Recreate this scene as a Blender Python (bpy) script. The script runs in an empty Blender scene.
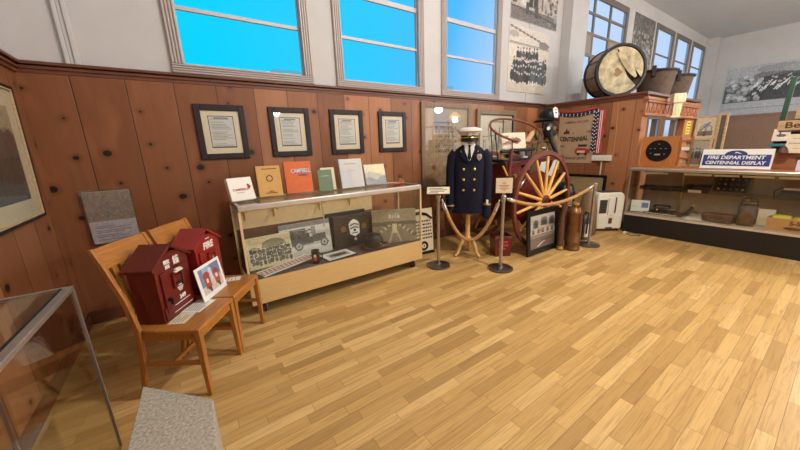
import bpy, math, random
import numpy as np
from mathutils import Matrix, Vector
PI = math.pi
SC = bpy.context.scene
COL = SC.collection
random.seed(7)

def L(r, g, b, a=1.0):
    def f(c):
        c /= 255.0
        return c / 12.92 if c <= 0.04045 else ((c + 0.055) / 1.055) ** 2.4
    return (f(r), f(g), f(b), a)

# ------------------------------------------------------------------ materials
def new_mat(name):
    m = bpy.data.materials.new(name)
    m.use_nodes = True
    nt = m.node_tree
    b = nt.nodes['Principled BSDF']
    return m, nt, b

class NT:
    """tiny node helper"""
    def __init__(s, nt): s.nt = nt
    def n(s, t, **kw):
        x = s.nt.nodes.new(t)
        for k, v in kw.items(): setattr(x, k, v)
        return x
    def link(s, a, b): s.nt.links.new(a, b)
    def val(s, sock, v):
        if isinstance(v, bpy.types.NodeSocket): s.link(v, sock)
        else: sock.default_value = v
    def m(s, op, a, b=0.0, c=0.0):
        x = s.n('ShaderNodeMath', operation=op)
        s.val(x.inputs[0], a); s.val(x.inputs[1], b); s.val(x.inputs[2], c)
        return x.outputs[0]
    def xyz(s, x, y, z):
        c = s.n('ShaderNodeCombineXYZ')
        s.val(c.inputs[0], x); s.val(c.inputs[1], y); s.val(c.inputs[2], z)
        return c.outputs[0]
    def coords(s):
        t = s.n('ShaderNodeTexCoord'); sp = s.n('ShaderNodeSeparateXYZ')
        s.link(t.outputs['Object'], sp.inputs[0])
        return t.outputs['Object'], sp.outputs
    def noise(s, vec, scale, detail=3.0, rough=0.55, dist=0.0):
        x = s.n('ShaderNodeTexNoise')
        s.link(vec, x.inputs['Vector']); x.inputs['Scale'].default_value = scale
        x.inputs['Detail'].default_value = detail; x.inputs['Roughness'].default_value = rough
        x.inputs['Distortion'].default_value = dist
        return x.outputs['Fac']
    def white(s, vec):
        x = s.n('ShaderNodeTexWhiteNoise', noise_dimensions='3D'); s.link(vec, x.inputs['Vector'])
        return x.outputs['Value']
    def mix(s, f, a, b, mode='MIX'):
        x = s.n('ShaderNodeMix', data_type='RGBA', blend_type=mode)
        s.val(x.inputs['Factor'], f); s.val(x.inputs['A'], a); s.val(x.inputs['B'], b)
        return x.outputs['Result']
    def ramp(s, f, stops):
        x = s.n('ShaderNodeValToRGB'); s.link(f, x.inputs[0])
        e = x.color_ramp.elements
        while len(e) < len(stops): e.new(0.5)
        for el, (p, c) in zip(e, stops): el.position = p; el.color = c
        return x.outputs[0]
    def bump(s, h, strength, dist=0.01):
        x = s.n('ShaderNodeBump'); s.link(h, x.inputs['Height'])
        x.inputs['Strength'].default_value = strength; x.inputs['Distance'].default_value = dist
        return x.outputs[0]
    def sstep(s, a, b, v):
        x = s.n('ShaderNodeMapRange', interpolation_type='SMOOTHSTEP')
        s.val(x.inputs['Value'], v); x.inputs['From Min'].default_value = a; x.inputs['From Max'].default_value = b
        return x.outputs[0]

def mat(name, rgb, rough=0.5, metal=0.0, var=0.12, scale=18.0, stretch=(1, 1, 1), bump=0.0, spec=0.5, coat=0.0, detail=3.0):
    m, nt, b = new_mat(name); N = NT(nt)
    co, _ = N.coords()
    mp = N.n('ShaderNodeMapping'); N.link(co, mp.inputs[0]); mp.inputs['Scale'].default_value = stretch
    f = N.noise(mp.outputs[0], scale, detail)
    c = L(*rgb)
    lo = tuple(x * (1 - var) for x in c[:3]) + (1,); hi = tuple(min(1, x * (1 + var)) for x in c[:3]) + (1,)
    N.link(N.ramp(f, [(0.3, lo), (0.7, hi)]), b.inputs['Base Color'])
    b.inputs['Roughness'].default_value = rough; b.inputs['Metallic'].default_value = metal
    b.inputs['Specular IOR Level'].default_value = spec
    b.inputs['Coat Weight'].default_value = coat
    if bump: N.link(N.bump(f, bump), b.inputs['Normal'])
    return m

def wood(name, rgb, rough=0.4, axis=2, var=0.28, spec=0.4):
    st = [22, 22, 22]; st[axis] = 1.6
    return mat(name, rgb, rough, 0, var, 3.0, tuple(st), 0.04, spec, detail=5)

def planks(name, axis, off):
    """knotty pine boards running upwards; axis = the coordinate across the boards"""
    m, nt, b = new_mat(name); N = NT(nt)
    co, s = N.coords(); w = 0.3705
    x = s[axis]; z = s[2]
    u = N.m('DIVIDE', N.m('SUBTRACT', x, off), w)
    pid = N.m('FLOOR', u); fr = N.m('FRACT', u)
    rnd = N.white(N.xyz(pid, 3.3, 0.5))
    g = N.noise(N.xyz(N.m('MULTIPLY', x, 26), N.m('MULTIPLY', pid, 7.7), N.m('MULTIPLY', z, 1.3)), 1.0, 5, 0.6, 0.6)
    g2 = N.noise(N.xyz(N.m('MULTIPLY', x, 5), N.m('MULTIPLY', pid, 3.7), N.m('MULTIPLY', z, 1.6)), 1.0, 2)
    base = N.mix(rnd, L(122, 74, 44), L(184, 126, 86))
    base = N.mix(N.m('MULTIPLY', g, 0.55), base, L(100, 52, 28))
    base = N.mix(N.m('MULTIPLY', N.sstep(0.5, 0.8, g2), 0.22), base, L(190, 130, 88))
    # knots: a few per board, each in its own stretch of the board
    zc = N.m('ADD', N.m('DIVIDE', z, 0.27), N.m('MULTIPLY', rnd, 7.0)); cell = N.m('FLOOR', zc); fz = N.m('FRACT', zc)
    k1 = N.white(N.xyz(pid, cell, 1.5)); k2 = N.white(N.xyz(pid, cell, 2.5)); k3 = N.white(N.xyz(pid, cell, 3.5)); k4 = N.white(N.xyz(pid, cell, 4.5))
    wob = N.noise(co, 26, 2)
    dx = N.m('MULTIPLY', N.m('SUBTRACT', fr, N.m('ADD', 0.12, N.m('MULTIPLY', k1, 0.76))), w)
    dz = N.m('MULTIPLY', N.m('SUBTRACT', fz, N.m('ADD', 0.25, N.m('MULTIPLY', k2, 0.5))), 0.27)
    d = N.m('SQRT', N.m('ADD', N.m('MULTIPLY', N.m('MULTIPLY', dx, dx), 0.75), N.m('MULTIPLY', dz, dz)))
    d = N.m('ADD', d, N.m('MULTIPLY', N.m('SUBTRACT', wob, 0.5), 0.014))
    size = N.m('MULTIPLY', N.m('ADD', 0.009, N.m('MULTIPLY', N.m('POWER', k3, 2.0), 0.022)), N.m('GREATER_THAN', k4, 0.27))
    halo = N.m('MULTIPLY', N.m('SUBTRACT', 1.0, N.sstep(0.0, 0.045, N.m('SUBTRACT', d, size))), N.m('GREATER_THAN', k4, 0.27))
    base = N.mix(N.m('MULTIPLY', halo, 0.5), base, L(92, 46, 24))
    core = N.m('SUBTRACT', 1.0, N.sstep(-0.003, 0.003, N.m('SUBTRACT', d, size)))
    base = N.mix(N.m('MULTIPLY', core, N.m('GREATER_THAN', k4, 0.27)), base, L(34, 18, 12))
    gr = N.m('MINIMUM', fr, N.m('SUBTRACT', 1.0, fr))
    groove = N.m('SUBTRACT', 1.0, N.sstep(0.004, 0.016, gr))
    base = N.mix(N.m('MULTIPLY', groove, 0.85), base, L(30, 14, 8))
    N.link(base, b.inputs['Base Color'])
    b.inputs['Roughness'].default_value = 0.42; b.inputs['Specular IOR Level'].default_value = 0.35
    N.link(N.bump(N.m('SUBTRACT', N.m('MULTIPLY', g, 0.12), groove), 0.4, 0.006), b.inputs['Normal'])
    return m

def strip_floor():
    m, nt, b = new_mat('oak_strip_floor'); N = NT(nt)
    co, s = N.coords(); x, y = s[0], s[1]
    w, ln = 0.077, 0.5
    v = N.m('DIVIDE', N.m('ADD', y, 0.021), w); row = N.m('FLOOR', v); fv = N.m('FRACT', v)
    u = N.m('ADD', N.m('DIVIDE', x, ln), N.m('MULTIPLY', N.white(N.xyz(row, 1.7, 0.3)), 7.0))
    idx = N.m('FLOOR', u); fu = N.m('FRACT', u)
    r = N.white(N.xyz(row, idx, 2.2)); r2 = N.white(N.xyz(idx, row, 9.2))
    g = N.noise(N.xyz(N.m('ADD', N.m('MULTIPLY', x, 2.2), N.m('MULTIPLY', r, 31)), N.m('MULTIPLY', y, 46), N.m('MULTIPLY', r2, 17)), 1.0, 5, 0.65, 1.4)
    base = N.ramp(r, [(0.0, L(172, 134, 78)), (0.25, L(194, 154, 92)), (0.7, L(206, 166, 102)), (1.0, L(222, 184, 122))])
    base = N.mix(N.m('MULTIPLY', N.sstep(0.42, 0.72, g), 0.55), base, L(150, 108, 60))
    eu = N.m('MULTIPLY', N.m('MINIMUM', fu, N.m('SUBTRACT', 1.0, fu)), ln)
    ev = N.m('MULTIPLY', N.m('MINIMUM', fv, N.m('SUBTRACT', 1.0, fv)), w)
    e = N.m('SUBTRACT', 1.0, N.sstep(0.0003, 0.0022, N.m('MINIMUM', eu, ev)))
    base = N.mix(N.m('MULTIPLY', e, 0.6), base, L(66, 38, 18))
    N.link(base, b.inputs['Base Color'])
    rg = N.noise(co, 3.0, 3)
    N.link(N.m('ADD', 0.34, N.m('MULTIPLY', rg, 0.18)), b.inputs['Roughness'])
    b.inputs['Specular IOR Level'].default_value = 0.3
    N.link(N.bump(N.m('ADD', N.m('MULTIPLY', g, 0.15), N.m('MULTIPLY', e, -1.0)), 0.25, 0.003), b.inputs['Normal'])
    return m

def glass(name, tint=(255, 255, 255), refl=0.06, gain=0.9):
    m, nt, b = new_mat(name); N = NT(nt)
    nt.nodes.remove(b)
    out = [n for n in nt.nodes if n.type == 'OUTPUT_MATERIAL'][0]
    tr = N.n('ShaderNodeBsdfTransparent'); tr.inputs[0].default_value = L(*tint)
    gl = N.n('ShaderNodeBsdfGlossy'); gl.inputs['Roughness'].default_value = 0.02
    lw = N.n('ShaderNodeLayerWeight'); lw.inputs['Blend'].default_value = 0.5
    dirt = N.noise(N.coords()[0], 5.0, 2)
    f = N.m('ADD', N.m('ADD', max(refl - 0.01, 0.0), N.m('MULTIPLY', dirt, min(0.02, refl))), N.m('MULTIPLY', N.m('POWER', lw.outputs['Facing'], 4.0), gain))
    f = N.m('MINIMUM', f, 1.0)
    mx = N.n('ShaderNodeMixShader'); N.link(f, mx.inputs[0]); N.link(tr.outputs[0], mx.inputs[1]); N.link(gl.outputs[0], mx.inputs[2])
    N.link(mx.outputs[0], out.inputs[0])
    return m

def print_mat():
    m, nt, b = new_mat('photographic_print'); N = NT(nt)
    a = N.n('ShaderNodeAttribute', attribute_name='Col')
    co, _ = N.coords(); f = N.noise(co, 60, 2)
    N.link(N.mix(0.06, a.outputs['Color'], N.ramp(f, [(0.3, (0.02, 0.02, 0.02, 1)), (0.7, (0.8, 0.8, 0.8, 1))])), b.inputs['Base Color'])
    b.inputs['Roughness'].default_value = 0.45
    return m

M = {}
M['floor'] = strip_floor()
M['pineA'] = planks('knotty_pine_boards', 0, 0.079)
M['pineY'] = planks('knotty_pine_boards_side', 1, 0.14)
M['plaster'] = mat('cream_plaster', (192, 189, 188), 0.8, var=0.03, scale=4)
M['ceil'] = mat('white_ceiling_paint', (200, 206, 216), 0.55, var=0.03, scale=2)
M['rail'] = wood('dark_stained_rail', (104, 62, 44), 0.4, 0)
M['railY'] = wood('dark_stained_rail_side', (110, 62, 42), 0.4, 1)
M['casing'] = mat('grey_painted_casing', (176, 164, 160), 0.45, var=0.04)
M['darkcasing'] = mat('shaded_grey_frame', (128, 118, 110), 0.5, var=0.05)
M['sash'] = mat('pale_window_sash', (190, 186, 190), 0.5, var=0.04)
M['panel_grey'] = mat('tan_window_panel', (150, 138, 126), 0.7, var=0.06)
M['glass'] = glass('clear_window_glass', (250, 252, 255), 0.006, 0.08)
M['caseglass'] = glass('showcase_glass', (251, 252, 250), 0.035, 0.6)
M['picglass'] = glass('picture_glass', (252, 252, 250), 0.016, 0.25)
M['rosterglass'] = glass('reflecting_picture_glass', (252, 252, 250), 0.11, 0.5)
M['acrylic'] = glass('clear_acrylic', (250, 250, 250), 0.07, 0.5)
M['print'] = print_mat()
M['black'] = mat('black_lacquer', (18, 16, 17), 0.38, var=0.15, spec=0.35)
M['blackframe'] = mat('dark_espresso_frame', (40, 26, 30), 0.42, var=0.2, spec=0.3)
M['paper'] = mat('white_paper', (236, 232, 222), 0.7, var=0.03)
M['cream'] = mat('cream_card', (226, 210, 180), 0.7, var=0.04)
M['ink'] = mat('dark_ink', (40, 34, 32), 0.7, var=0.1)
M['brownink'] = mat('brown_ink', (78, 44, 30), 0.7, var=0.1)
M['redink'] = mat('red_ink', (178, 52, 40), 0.7, var=0.1)
M['white'] = mat('white_paint', (240, 238, 232), 0.5, var=0.02)
M['alu'] = mat('brushed_aluminium', (196, 192, 188), 0.32, 0.85, 0.06, 10, (1, 1, 1))
M['steel'] = mat('satin_stainless_steel', (176, 170, 164), 0.32, 0.9, 0.06, 6)
M['basemetal'] = mat('worn_base_metal', (120, 110, 102), 0.3, 0.9, 0.15, 14)
M['chrome'] = mat('chrome', (230, 230, 230), 0.12, 1.0, 0.03)
M['maple'] = wood('tan_maple_laminate', (206, 172, 116), 0.45, 0, 0.06)
M['maplein'] = mat('cream_case_lining', (216, 190, 148), 0.6, var=0.06)
M['oak'] = wood('honey_oak', (166, 108, 50), 0.32, 2, 0.25, 0.5)
M['oakx'] = wood('honey_oak_across', (172, 112, 52), 0.32, 0, 0.22, 0.5)
M['redbox'] = mat('fire_red_enamel', (96, 20, 15), 0.38, var=0.18, scale=9, coat=0.2)
M['redbox2'] = mat('bright_red_enamel', (138, 30, 23), 0.38, var=0.15, scale=9, coat=0.2)
M['redroof'] = mat('dark_red_roof_enamel', (92, 25, 14), 0.42, var=0.15, scale=7)
M['navy'] = mat('navy_wool', (20, 22, 40), 0.85, var=0.25, scale=60, bump=0.1, spec=0.25)
M['brass'] = mat('polished_brass', (224, 196, 122), 0.28, 0.9, 0.06)
M['silver'] = mat('silver_badge_metal', (222, 220, 214), 0.3, 0.8, 0.05)
M['shirt'] = mat('white_cotton', (236, 236, 240), 0.8, var=0.03)
M['captop'] = mat('white_cap_cloth', (224, 216, 208), 0.75, var=0.04)
M['rope'] = mat('tan_velour_rope', (176, 132, 80), 0.8, var=0.2, scale=80)
M['birch'] = wood('pale_birch', (222, 178, 112), 0.45, 2, 0.15)
M['spoke'] = wood('varnished_ash_spoke', (224, 172, 96), 0.4, 2, 0.15)
M['felloe'] = mat('red_brown_painted_wood', (112, 56, 40), 0.42, var=0.18, scale=12)
M['cartred'] = mat('maroon_painted_metal', (92, 26, 24), 0.38, var=0.2, scale=8, coat=0.2)
M['iron'] = mat('black_iron', (40, 34, 34), 0.45, 0.5, 0.2)
M['copper'] = mat('aged_copper', (126, 90, 58), 0.4, 0.75, 0.22, 9)
M['canvas'] = mat('khaki_canvas', (122, 98, 68), 0.9, var=0.2, scale=30, bump=0.2)
M['tanhose'] = mat('tan_leather_hose', (200, 154, 108), 0.6, var=0.15, scale=30)
M['poster'] = mat('tan_poster_board', (182, 152, 122), 0.7, var=0.06, scale=6)
M['starblue'] = mat('navy_bunting', (34, 34, 66), 0.8, var=0.15)
M['buntred'] = mat('red_bunting', (196, 66, 56), 0.8, var=0.12)
M['ivory'] = mat('ivory_plastic', (228, 223, 208), 0.45, var=0.03)
M['greyplastic'] = mat('dark_grey_plastic', (66, 64, 64), 0.5, var=0.1)
M['rubber'] = mat('black_rubber', (22, 20, 20), 0.6, var=0.1)
M['stone'] = mat('mottled_grey_stone', (172, 163, 147), 0.9, var=0.38, scale=75, bump=0.25, detail=8)
M['blackkick'] = mat('black_case_base', (20, 16, 16), 0.5, var=0.15)
M['leather'] = mat('brown_leather', (92, 56, 40), 0.5, var=0.25, scale=16)
M['greyleather'] = mat('old_grey_brown_leather', (92, 76, 68), 0.6, var=0.25, scale=14)
M['carton'] = mat('tan_carton', (190, 140, 84), 0.7, var=0.08)
M['yellow'] = mat('yellow_cloth', (214, 196, 66), 0.7, var=0.1)
M['redwood'] = wood('red_brown_carved_wood', (160, 104, 70), 0.45, 0, 0.2)
M['redwoodz'] = wood('red_brown_post_wood', (166, 108, 68), 0.45, 2, 0.2)
M['pineboard'] = wood('orange_pine', (184, 118, 62), 0.42, 2, 0.15)
M['crate'] = wood('crate_pine', (190, 160, 122), 0.6, 0, 0.2)
M['drumshell'] = mat('grey_brown_drum_shell', (142, 118, 100), 0.5, var=0.15, scale=6)
M['drumhead'] = mat('stained_calf_drum_head', (176, 162, 130), 0.65, var=0.6, scale=7, detail=8)
M['signblue'] = mat('navy_blue_sign_paint', (36, 50, 122), 0.45, var=0.05)
M['green'] = mat('dark_green_paint', (40, 80, 58), 0.5, var=0.1)
M['palegreen'] = mat('pale_green_glass', (182, 206, 150), 0.3, var=0.06)
M['orange'] = mat('orange_cover', (216, 104, 48), 0.5, var=0.06)
M['mustard'] = mat('mustard_cover', (212, 164, 92), 0.6, var=0.05)
M['sage'] = mat('sage_green_cover', (104, 126, 98), 0.6, var=0.08)
M['bluegrey'] = mat('lavender_blue_ink', (122, 124, 178), 0.6, var=0.05)
M['wainC'] = wood('brown_far_wainscot', (140, 108, 88), 0.6, 2, 0.12)
M['tealcover'] = mat('teal_cover', (52, 116, 128), 0.5, var=0.06)
M['lavender'] = mat('lavender_card', (206, 206, 232), 0.6, var=0.03)
M['backlining'] = mat('beige_grey_lining', (192, 172, 150), 0.7, var=0.08)
M['copperink'] = mat('faded_brown_paint', (140, 106, 70), 0.7, var=0.2)
M['lampglass'] = mat('cream_lamp_shade', (240, 226, 190), 0.5, var=0.03)

# ------------------------------------------------------------------ mesh builder
class MB:
    def __init__(s): s.v = []; s.f = []; s.X = Matrix.Identity(4)
    def at(s, m): s.X = m; return s
    def raw(s, vs, fs):
        o = len(s.v); s.v += [tuple(s.X @ Vector(p)) for p in vs]; s.f += [tuple(i + o for i in f) for f in fs]; return s
    def box(s, x0, x1, y0, y1, z0, z1):
        return s.raw([(x0, y0, z0), (x1, y0, z0), (x1, y1, z0), (x0, y1, z0), (x0, y0, z1), (x1, y0, z1), (x1, y1, z1), (x0, y1, z1)],
                     [(0, 3, 2, 1), (4, 5, 6, 7), (0, 1, 5, 4), (1, 2, 6, 5), (2, 3, 7, 6), (3, 0, 4, 7)])
    def bar(s, p, q, w, d, up=(0, 0, 1), w2=None, d2=None):
        p = Vector(p); q = Vector(q); t = (q - p).normalized(); up = Vector(up)
        if abs(t.dot(up)) > 0.98: up = Vector((0, 1, 0))
        a = t.cross(up).normalized(); b = a.cross(t).normalized()
        w2 = w if w2 is None else w2; d2 = d if d2 is None else d2
        vs = []
        for c, ww, dd in ((p, w, d), (q, w2, d2)):
            for i, j in ((-1, -1), (1, -1), (1, 1), (-1, 1)): vs.append(c + a * i * ww / 2 + b * j * dd / 2)
        return s.raw(vs, [(3, 2, 1, 0), (4, 5, 6, 7), (0, 1, 5, 4), (1, 2, 6, 5), (2, 3, 7, 6), (3, 0, 4, 7)])
    def tube(s, pts, r, n=8, closed=False, flat=1.0):
        pts = [Vector(p) for p in pts]; k = len(pts); rs = r if isinstance(r, (list, tuple)) else [r] * k
        up = Vector((0, 0, 1)); vs = []; prev = None
        for i, p in enumerate(pts):
            t = (pts[(i + 1) % k] - pts[i - 1]) if closed else (pts[min(i + 1, k - 1)] - pts[max(i - 1, 0)])
            t.normalize()
            if prev is None:
                a = t.cross(up if abs(t.z) < 0.95 else Vector((0, 1, 0))).normalized()
            else:
                a = (prev - t * prev.dot(t)).normalized()
            prev = a; b = t.cross(a)
            for j in range(n):
                th = 2 * PI * j / n; vs.append(p + (a * math.cos(th) + b * math.sin(th) * flat) * rs[i])
        fs = []
        for i in range(k if closed else k - 1):
            i2 = (i + 1) % k
            for j in range(n): fs.append((i * n + j, i * n + (j + 1) % n, i2 * n + (j + 1) % n, i2 * n + j))
        if not closed: fs += [tuple(range(n))[::-1], tuple(range((k - 1) * n, k * n))]
        return s.raw(vs, fs)
    def cyl(s, p, q, r, n=20, r2=None): return s.tube([p, q], [r, r if r2 is None else r2], n)
    def lathe(s, prof, n=24, sx=1.0, sy=1.0):
        """profile of (radius, z) about the z axis"""
        vs = []; fs = []
        for r, z in prof:
            for j in range(n): th = 2 * PI * j / n; vs.append((r * sx * math.cos(th), r * sy * math.sin(th), z))
        for i in range(len(prof) - 1):
            for j in range(n): fs.append((i * n + j, i * n + (j + 1) % n, (i + 1) * n + (j + 1) % n, (i + 1) * n + j))
        fs += [tuple(range(n))[::-1], tuple(range((len(prof) - 1) * n, len(prof) * n))]
        return s.raw(vs, fs)
    def prism(s, poly, y0, y1):
        """polygon in x,z pushed from y0 to y1"""
        n = len(poly)
        vs = [(x, y0, z) for x, z in poly] + [(x, y1, z) for x, z in poly]
        return s.raw(vs, [tuple(range(n)), tuple(range(2 * n - 1, n - 1, -1))] + [(i, i + n, (i + 1) % n + n, (i + 1) % n) for i in range(n)])
    def slab(s, poly, z0, z1):
        n = len(poly)
        vs = [(x, y, z0) for x, y in poly] + [(x, y, z1) for x, y in poly]
        return s.raw(vs, [tuple(range(n))[::-1], tuple(range(n, 2 * n))] + [(i, (i + 1) % n, (i + 1) % n + n, i + n) for i in range(n)])
    def loft(s, rings, cap=True):
        n = len(rings[0]); vs = [p for r in rings for p in r]; fs = []
        for i in range(len(rings) - 1):
            for j in range(n): fs.append((i * n + j, i * n + (j + 1) % n, (i + 1) * n + (j + 1) % n, (i + 1) * n + j))
        if cap: fs += [tuple(range(n))[::-1], tuple(range((len(rings) - 1) * n, len(rings) * n))]
        return s.raw(vs, fs)
    def build(s, name, material, parent=None, bevel=0.0, smooth=False, sub=0, **props):
        me = bpy.data.meshes.new(name); me.from_pydata(s.v, [], s.f)
        me.materials.append(material if not isinstance(material, str) else M[material])
        import bmesh
        bm = bmesh.new(); bm.from_mesh(me); bmesh.ops.recalc_face_normals(bm, faces=bm.faces); bm.to_mesh(me); bm.free()
        o = bpy.data.objects.new(name, me); COL.objects.link(o)
        if parent is not None: o.parent = parent
        if bevel:
            md = o.modifiers.new('bevel', 'BEVEL'); md.width = bevel; md.segments = 2; md.limit_method = 'ANGLE'; md.angle_limit = 0.7
        if sub:
            md = o.modifiers.new('smooth', 'SUBSURF'); md.levels = md.render_levels = sub
        if smooth:
            me.shade_smooth()
            if not sub: me.set_sharp_from_angle(angle=0.75)
        for k, v in props.items(): o[k] = v
        return o

def rot(z=0, x=0, y=0): return Matrix.Rotation(z, 4, 'Z') @ Matrix.Rotation(y, 4, 'Y') @ Matrix.Rotation(x, 4, 'X')
def T(x, y, z): return Matrix.Translation((x, y, z))

LABELS = {}
def thing(name, label, cat, loc=(0, 0, 0), rz=0.0, group=None, rx=0.0):
    o = bpy.data.objects.new(name, None); COL.objects.link(o)
    o.empty_display_size = 0.1
    o.location = loc; o.rotation_euler = (rx, 0, rz)
    return tag(o, label, cat, group)
def tag(o, label, cat, group=None):
    o['label'] = label; o['category'] = cat
    if group: o['group'] = group
    return o
def struct(mb, name, material, **kw):
    o = mb.build(name, material, None, **kw); o['kind'] = 'structure'; return o
def copy_tree(root, loc, rz, label, group=None):
    r = root.copy(); COL.objects.link(r); r.location = loc; r.rotation_euler = (root.rotation_euler[0], 0, rz); r['label'] = label
    if group: r['group'] = group
    for ch in list(root.children):
        c = ch.copy(); COL.objects.link(c); c.parent = r
        for g in list(ch.children):
            d = g.copy(); COL.objects.link(d); d.parent = c
    return r

def text(parent, s, size, material, x, y, z, name='lettering', sx=1.0, bold=0.0, shear=0.0, align='CENTER', X=None, ext=0.0012, label=None, arch=0.0):
    cu = bpy.data.curves.new('t', 'FONT'); cu.body = s; cu.size = size; cu.align_x = align; cu.align_y = 'CENTER'
    cu.offset = bold; cu.shear = shear; cu.extrude = ext; cu.resolution_u = 3
    tmp = bpy.data.objects.new('t', cu); COL.objects.link(tmp)
    dg = bpy.context.evaluated_depsgraph_get(); dg.update()
    me = bpy.data.meshes.new_from_object(tmp.evaluated_get(dg)); bpy.data.objects.remove(tmp); bpy.data.curves.remove(cu)
    if arch:
        for v in me.vertices: v.co.y += arch * v.co.x ** 2
    m = Matrix.Diagonal((sx, 1, 1, 1))
    m = Matrix.Rotation(PI / 2, 4, 'X') @ m
    m = T(x, y, z) @ m
    if X is not None: m = X @ m
    me.transform(m); me.materials.clear(); me.materials.append(M[material])
    o = bpy.data.objects.new(name, me); COL.objects.link(o); o.parent = parent
    if label: o['label'] = label
    return o

# ------------------------------------------------------------------ little raster for printed pictures
class Pic:
    def __init__(s, nx, ny, bg): s.nx, s.ny = nx, ny; s.a = np.zeros((ny, nx, 3)); s.a[:] = bg; yy, xx = np.mgrid[0:ny, 0:nx]; s.u = (xx + .5) / nx; s.v = (yy + .5) / ny
    def put(s, mk, c, k=1.0):
        c = np.array(c if hasattr(c, '__len__') else (c, c, c), float); s.a[mk] = s.a[mk] * (1 - k) + c * k; return s
    def rect(s, u0, u1, v0, v1, c, k=1.0): return s.put((s.u >= u0) & (s.u < u1) & (s.v >= v0) & (s.v < v1), c, k)
    def ell(s, cu, cv, ru, rv, c, k=1.0): return s.put(((s.u - cu) / ru) ** 2 + ((s.v - cv) / rv) ** 2 < 1, c, k)
    def below(s, f, c, k=1.0): return s.put(s.v < f(s.u), c, k)
    def line(s, u0, v0, u1, v1, w, c, k=1.0):
        d = np.array((u1 - u0, v1 - v0)); l = d @ d + 1e-9
        t = np.clip(((s.u - u0) * d[0] + (s.v - v0) * d[1]) / l, 0, 1)
        return s.put(np.hypot(s.u - u0 - t * d[0], s.v - v0 - t * d[1]) < w, c, k)
    def noise(s, amt, seed=0, block=1):
        r = np.random.RandomState(seed); n = r.rand((s.ny + block - 1) // block, (s.nx + block - 1) // block) - .5
        n = np.kron(n, np.ones((block, block)))[:s.ny, :s.nx]; s.a = np.clip(s.a + n[..., None] * amt, 0, 255); return s
    def tint(s, c): s.a = s.a * np.array(c, float) / 255.0; return s
    def people(s, rows, seed, size, dark=40, light=210, jitter=0.3):
        r = np.random.RandomState(seed)
        for v, u0, u1, n in rows:
            for i in range(n):
                u = u0 + (u1 - u0) * (i + .5 + (r.rand() - .5) * jitter) / n; h = size * (0.9 + 0.25 * r.rand()); vv = v + (r.rand() - .5) * size * .3
                c = dark + 45 * (r.rand() - .35)
                asp = s.ny / s.nx * 1.0
                s.ell(u, vv + h * .5, h * .27, h * .52, c); s.ell(u, vv + h * 1.12, h * .13, h * .17, light - 30 * r.rand())
                s.ell(u, vv + h * 1.27, h * .15, h * .09, c)
        return s
    def mesh(s, name, w, h, parent, X=None, y=0.0, x=0.0, z=0.0, **props):
        """picture centred at local x, standing from z upwards, facing -y"""
        nx, ny = s.nx, s.ny
        xs = (np.arange(nx + 1) / nx - .5) * w + x; zs = np.arange(ny + 1) / ny * h + z
        gx, gz = np.meshgrid(xs, zs); vs = np.stack([gx, np.full_like(gx, y), gz], -1).reshape(-1, 3)
        i = np.arange(ny)[:, None] * (nx + 1) + np.arange(nx)[None]
        fs = np.stack([i, i + 1, i + nx + 2, i + nx + 1], -1).reshape(-1, 4)
        me = bpy.data.meshes.new(name); me.from_pydata(vs.tolist(), [], fs.tolist())
        c = s.a.reshape(-1, 3) / 255.0; c = np.where(c <= .04045, c / 12.92, ((c + .055) / 1.055) ** 2.4)
        c4 = np.concatenate([c, np.ones((len(c), 1))], 1); c4 = np.repeat(c4, 4, 0).astype(np.float32)
        at = me.color_attributes.new('Col', 'FLOAT_COLOR', 'CORNER'); at.data.foreach_set('color', c4.ravel())
        me.materials.append(M['print'])
        if X is not None: me.transform(X)
        o = bpy.data.objects.new(name, me); COL.objects.link(o); o.parent = parent
        for k, v in props.items(): o[k] = v
        return o

def framed(label, cat, loc, rz, w, h, fw, pic, fmat='blackframe', matw=0.0, depth=0.025, rx=0.0, name='framed_picture', group=None, matmat='cream', inner=None, glassy=True, gmat='picglass'):
    """picture in a frame, base at local z=0, back at y=0, facing -y"""
    r = thing(name, label, cat, loc, rz, group, rx)
    b = MB(); d = depth
    prof = ((-w / 2, -w / 2 + fw), (w / 2 - fw, w / 2))
    for i, (x0, x1) in enumerate(prof):
        b.box(x0, x1, -d, 0, 0, h)
    b.box(-w / 2 + fw, w / 2 - fw, -d, 0, 0, fw); b.box(-w / 2 + fw, w / 2 - fw, -d, 0, h - fw, h)
    b.build('frame', fmat, r, bevel=min(0.006, fw * .2))
    iw, ih = w - 2 * fw, h - 2 * fw
    if inner:
        e = MB(); t = 0.008
        for x0, x1 in ((-iw / 2, -iw / 2 + t), (iw / 2 - t, iw / 2)): e.box(x0, x1, -d * .85, -d * .3, fw, h - fw)
        for z0, z1 in ((fw, fw + t), (h - fw - t, h - fw)): e.box(-iw / 2 + t, iw / 2 - t, -d * .85, -d * .3, z0, z1)
        e.build('inner_fillet', inner, r)
    MB().box(-iw / 2, iw / 2, -d * .35, -d * .1, fw, h - fw).build('mat_board', matmat, r)
    pic.mesh('print', iw - 2 * matw, ih - 2 * matw, r, y=-d * .35 - 0.0012, z=fw + matw)
    if glassy: MB().box(-iw / 2 + .001, iw / 2 - .001, -d * .62, -d * .55, fw + .001, h - fw - .001).build('glass', gmat, r)
    return r

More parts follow.
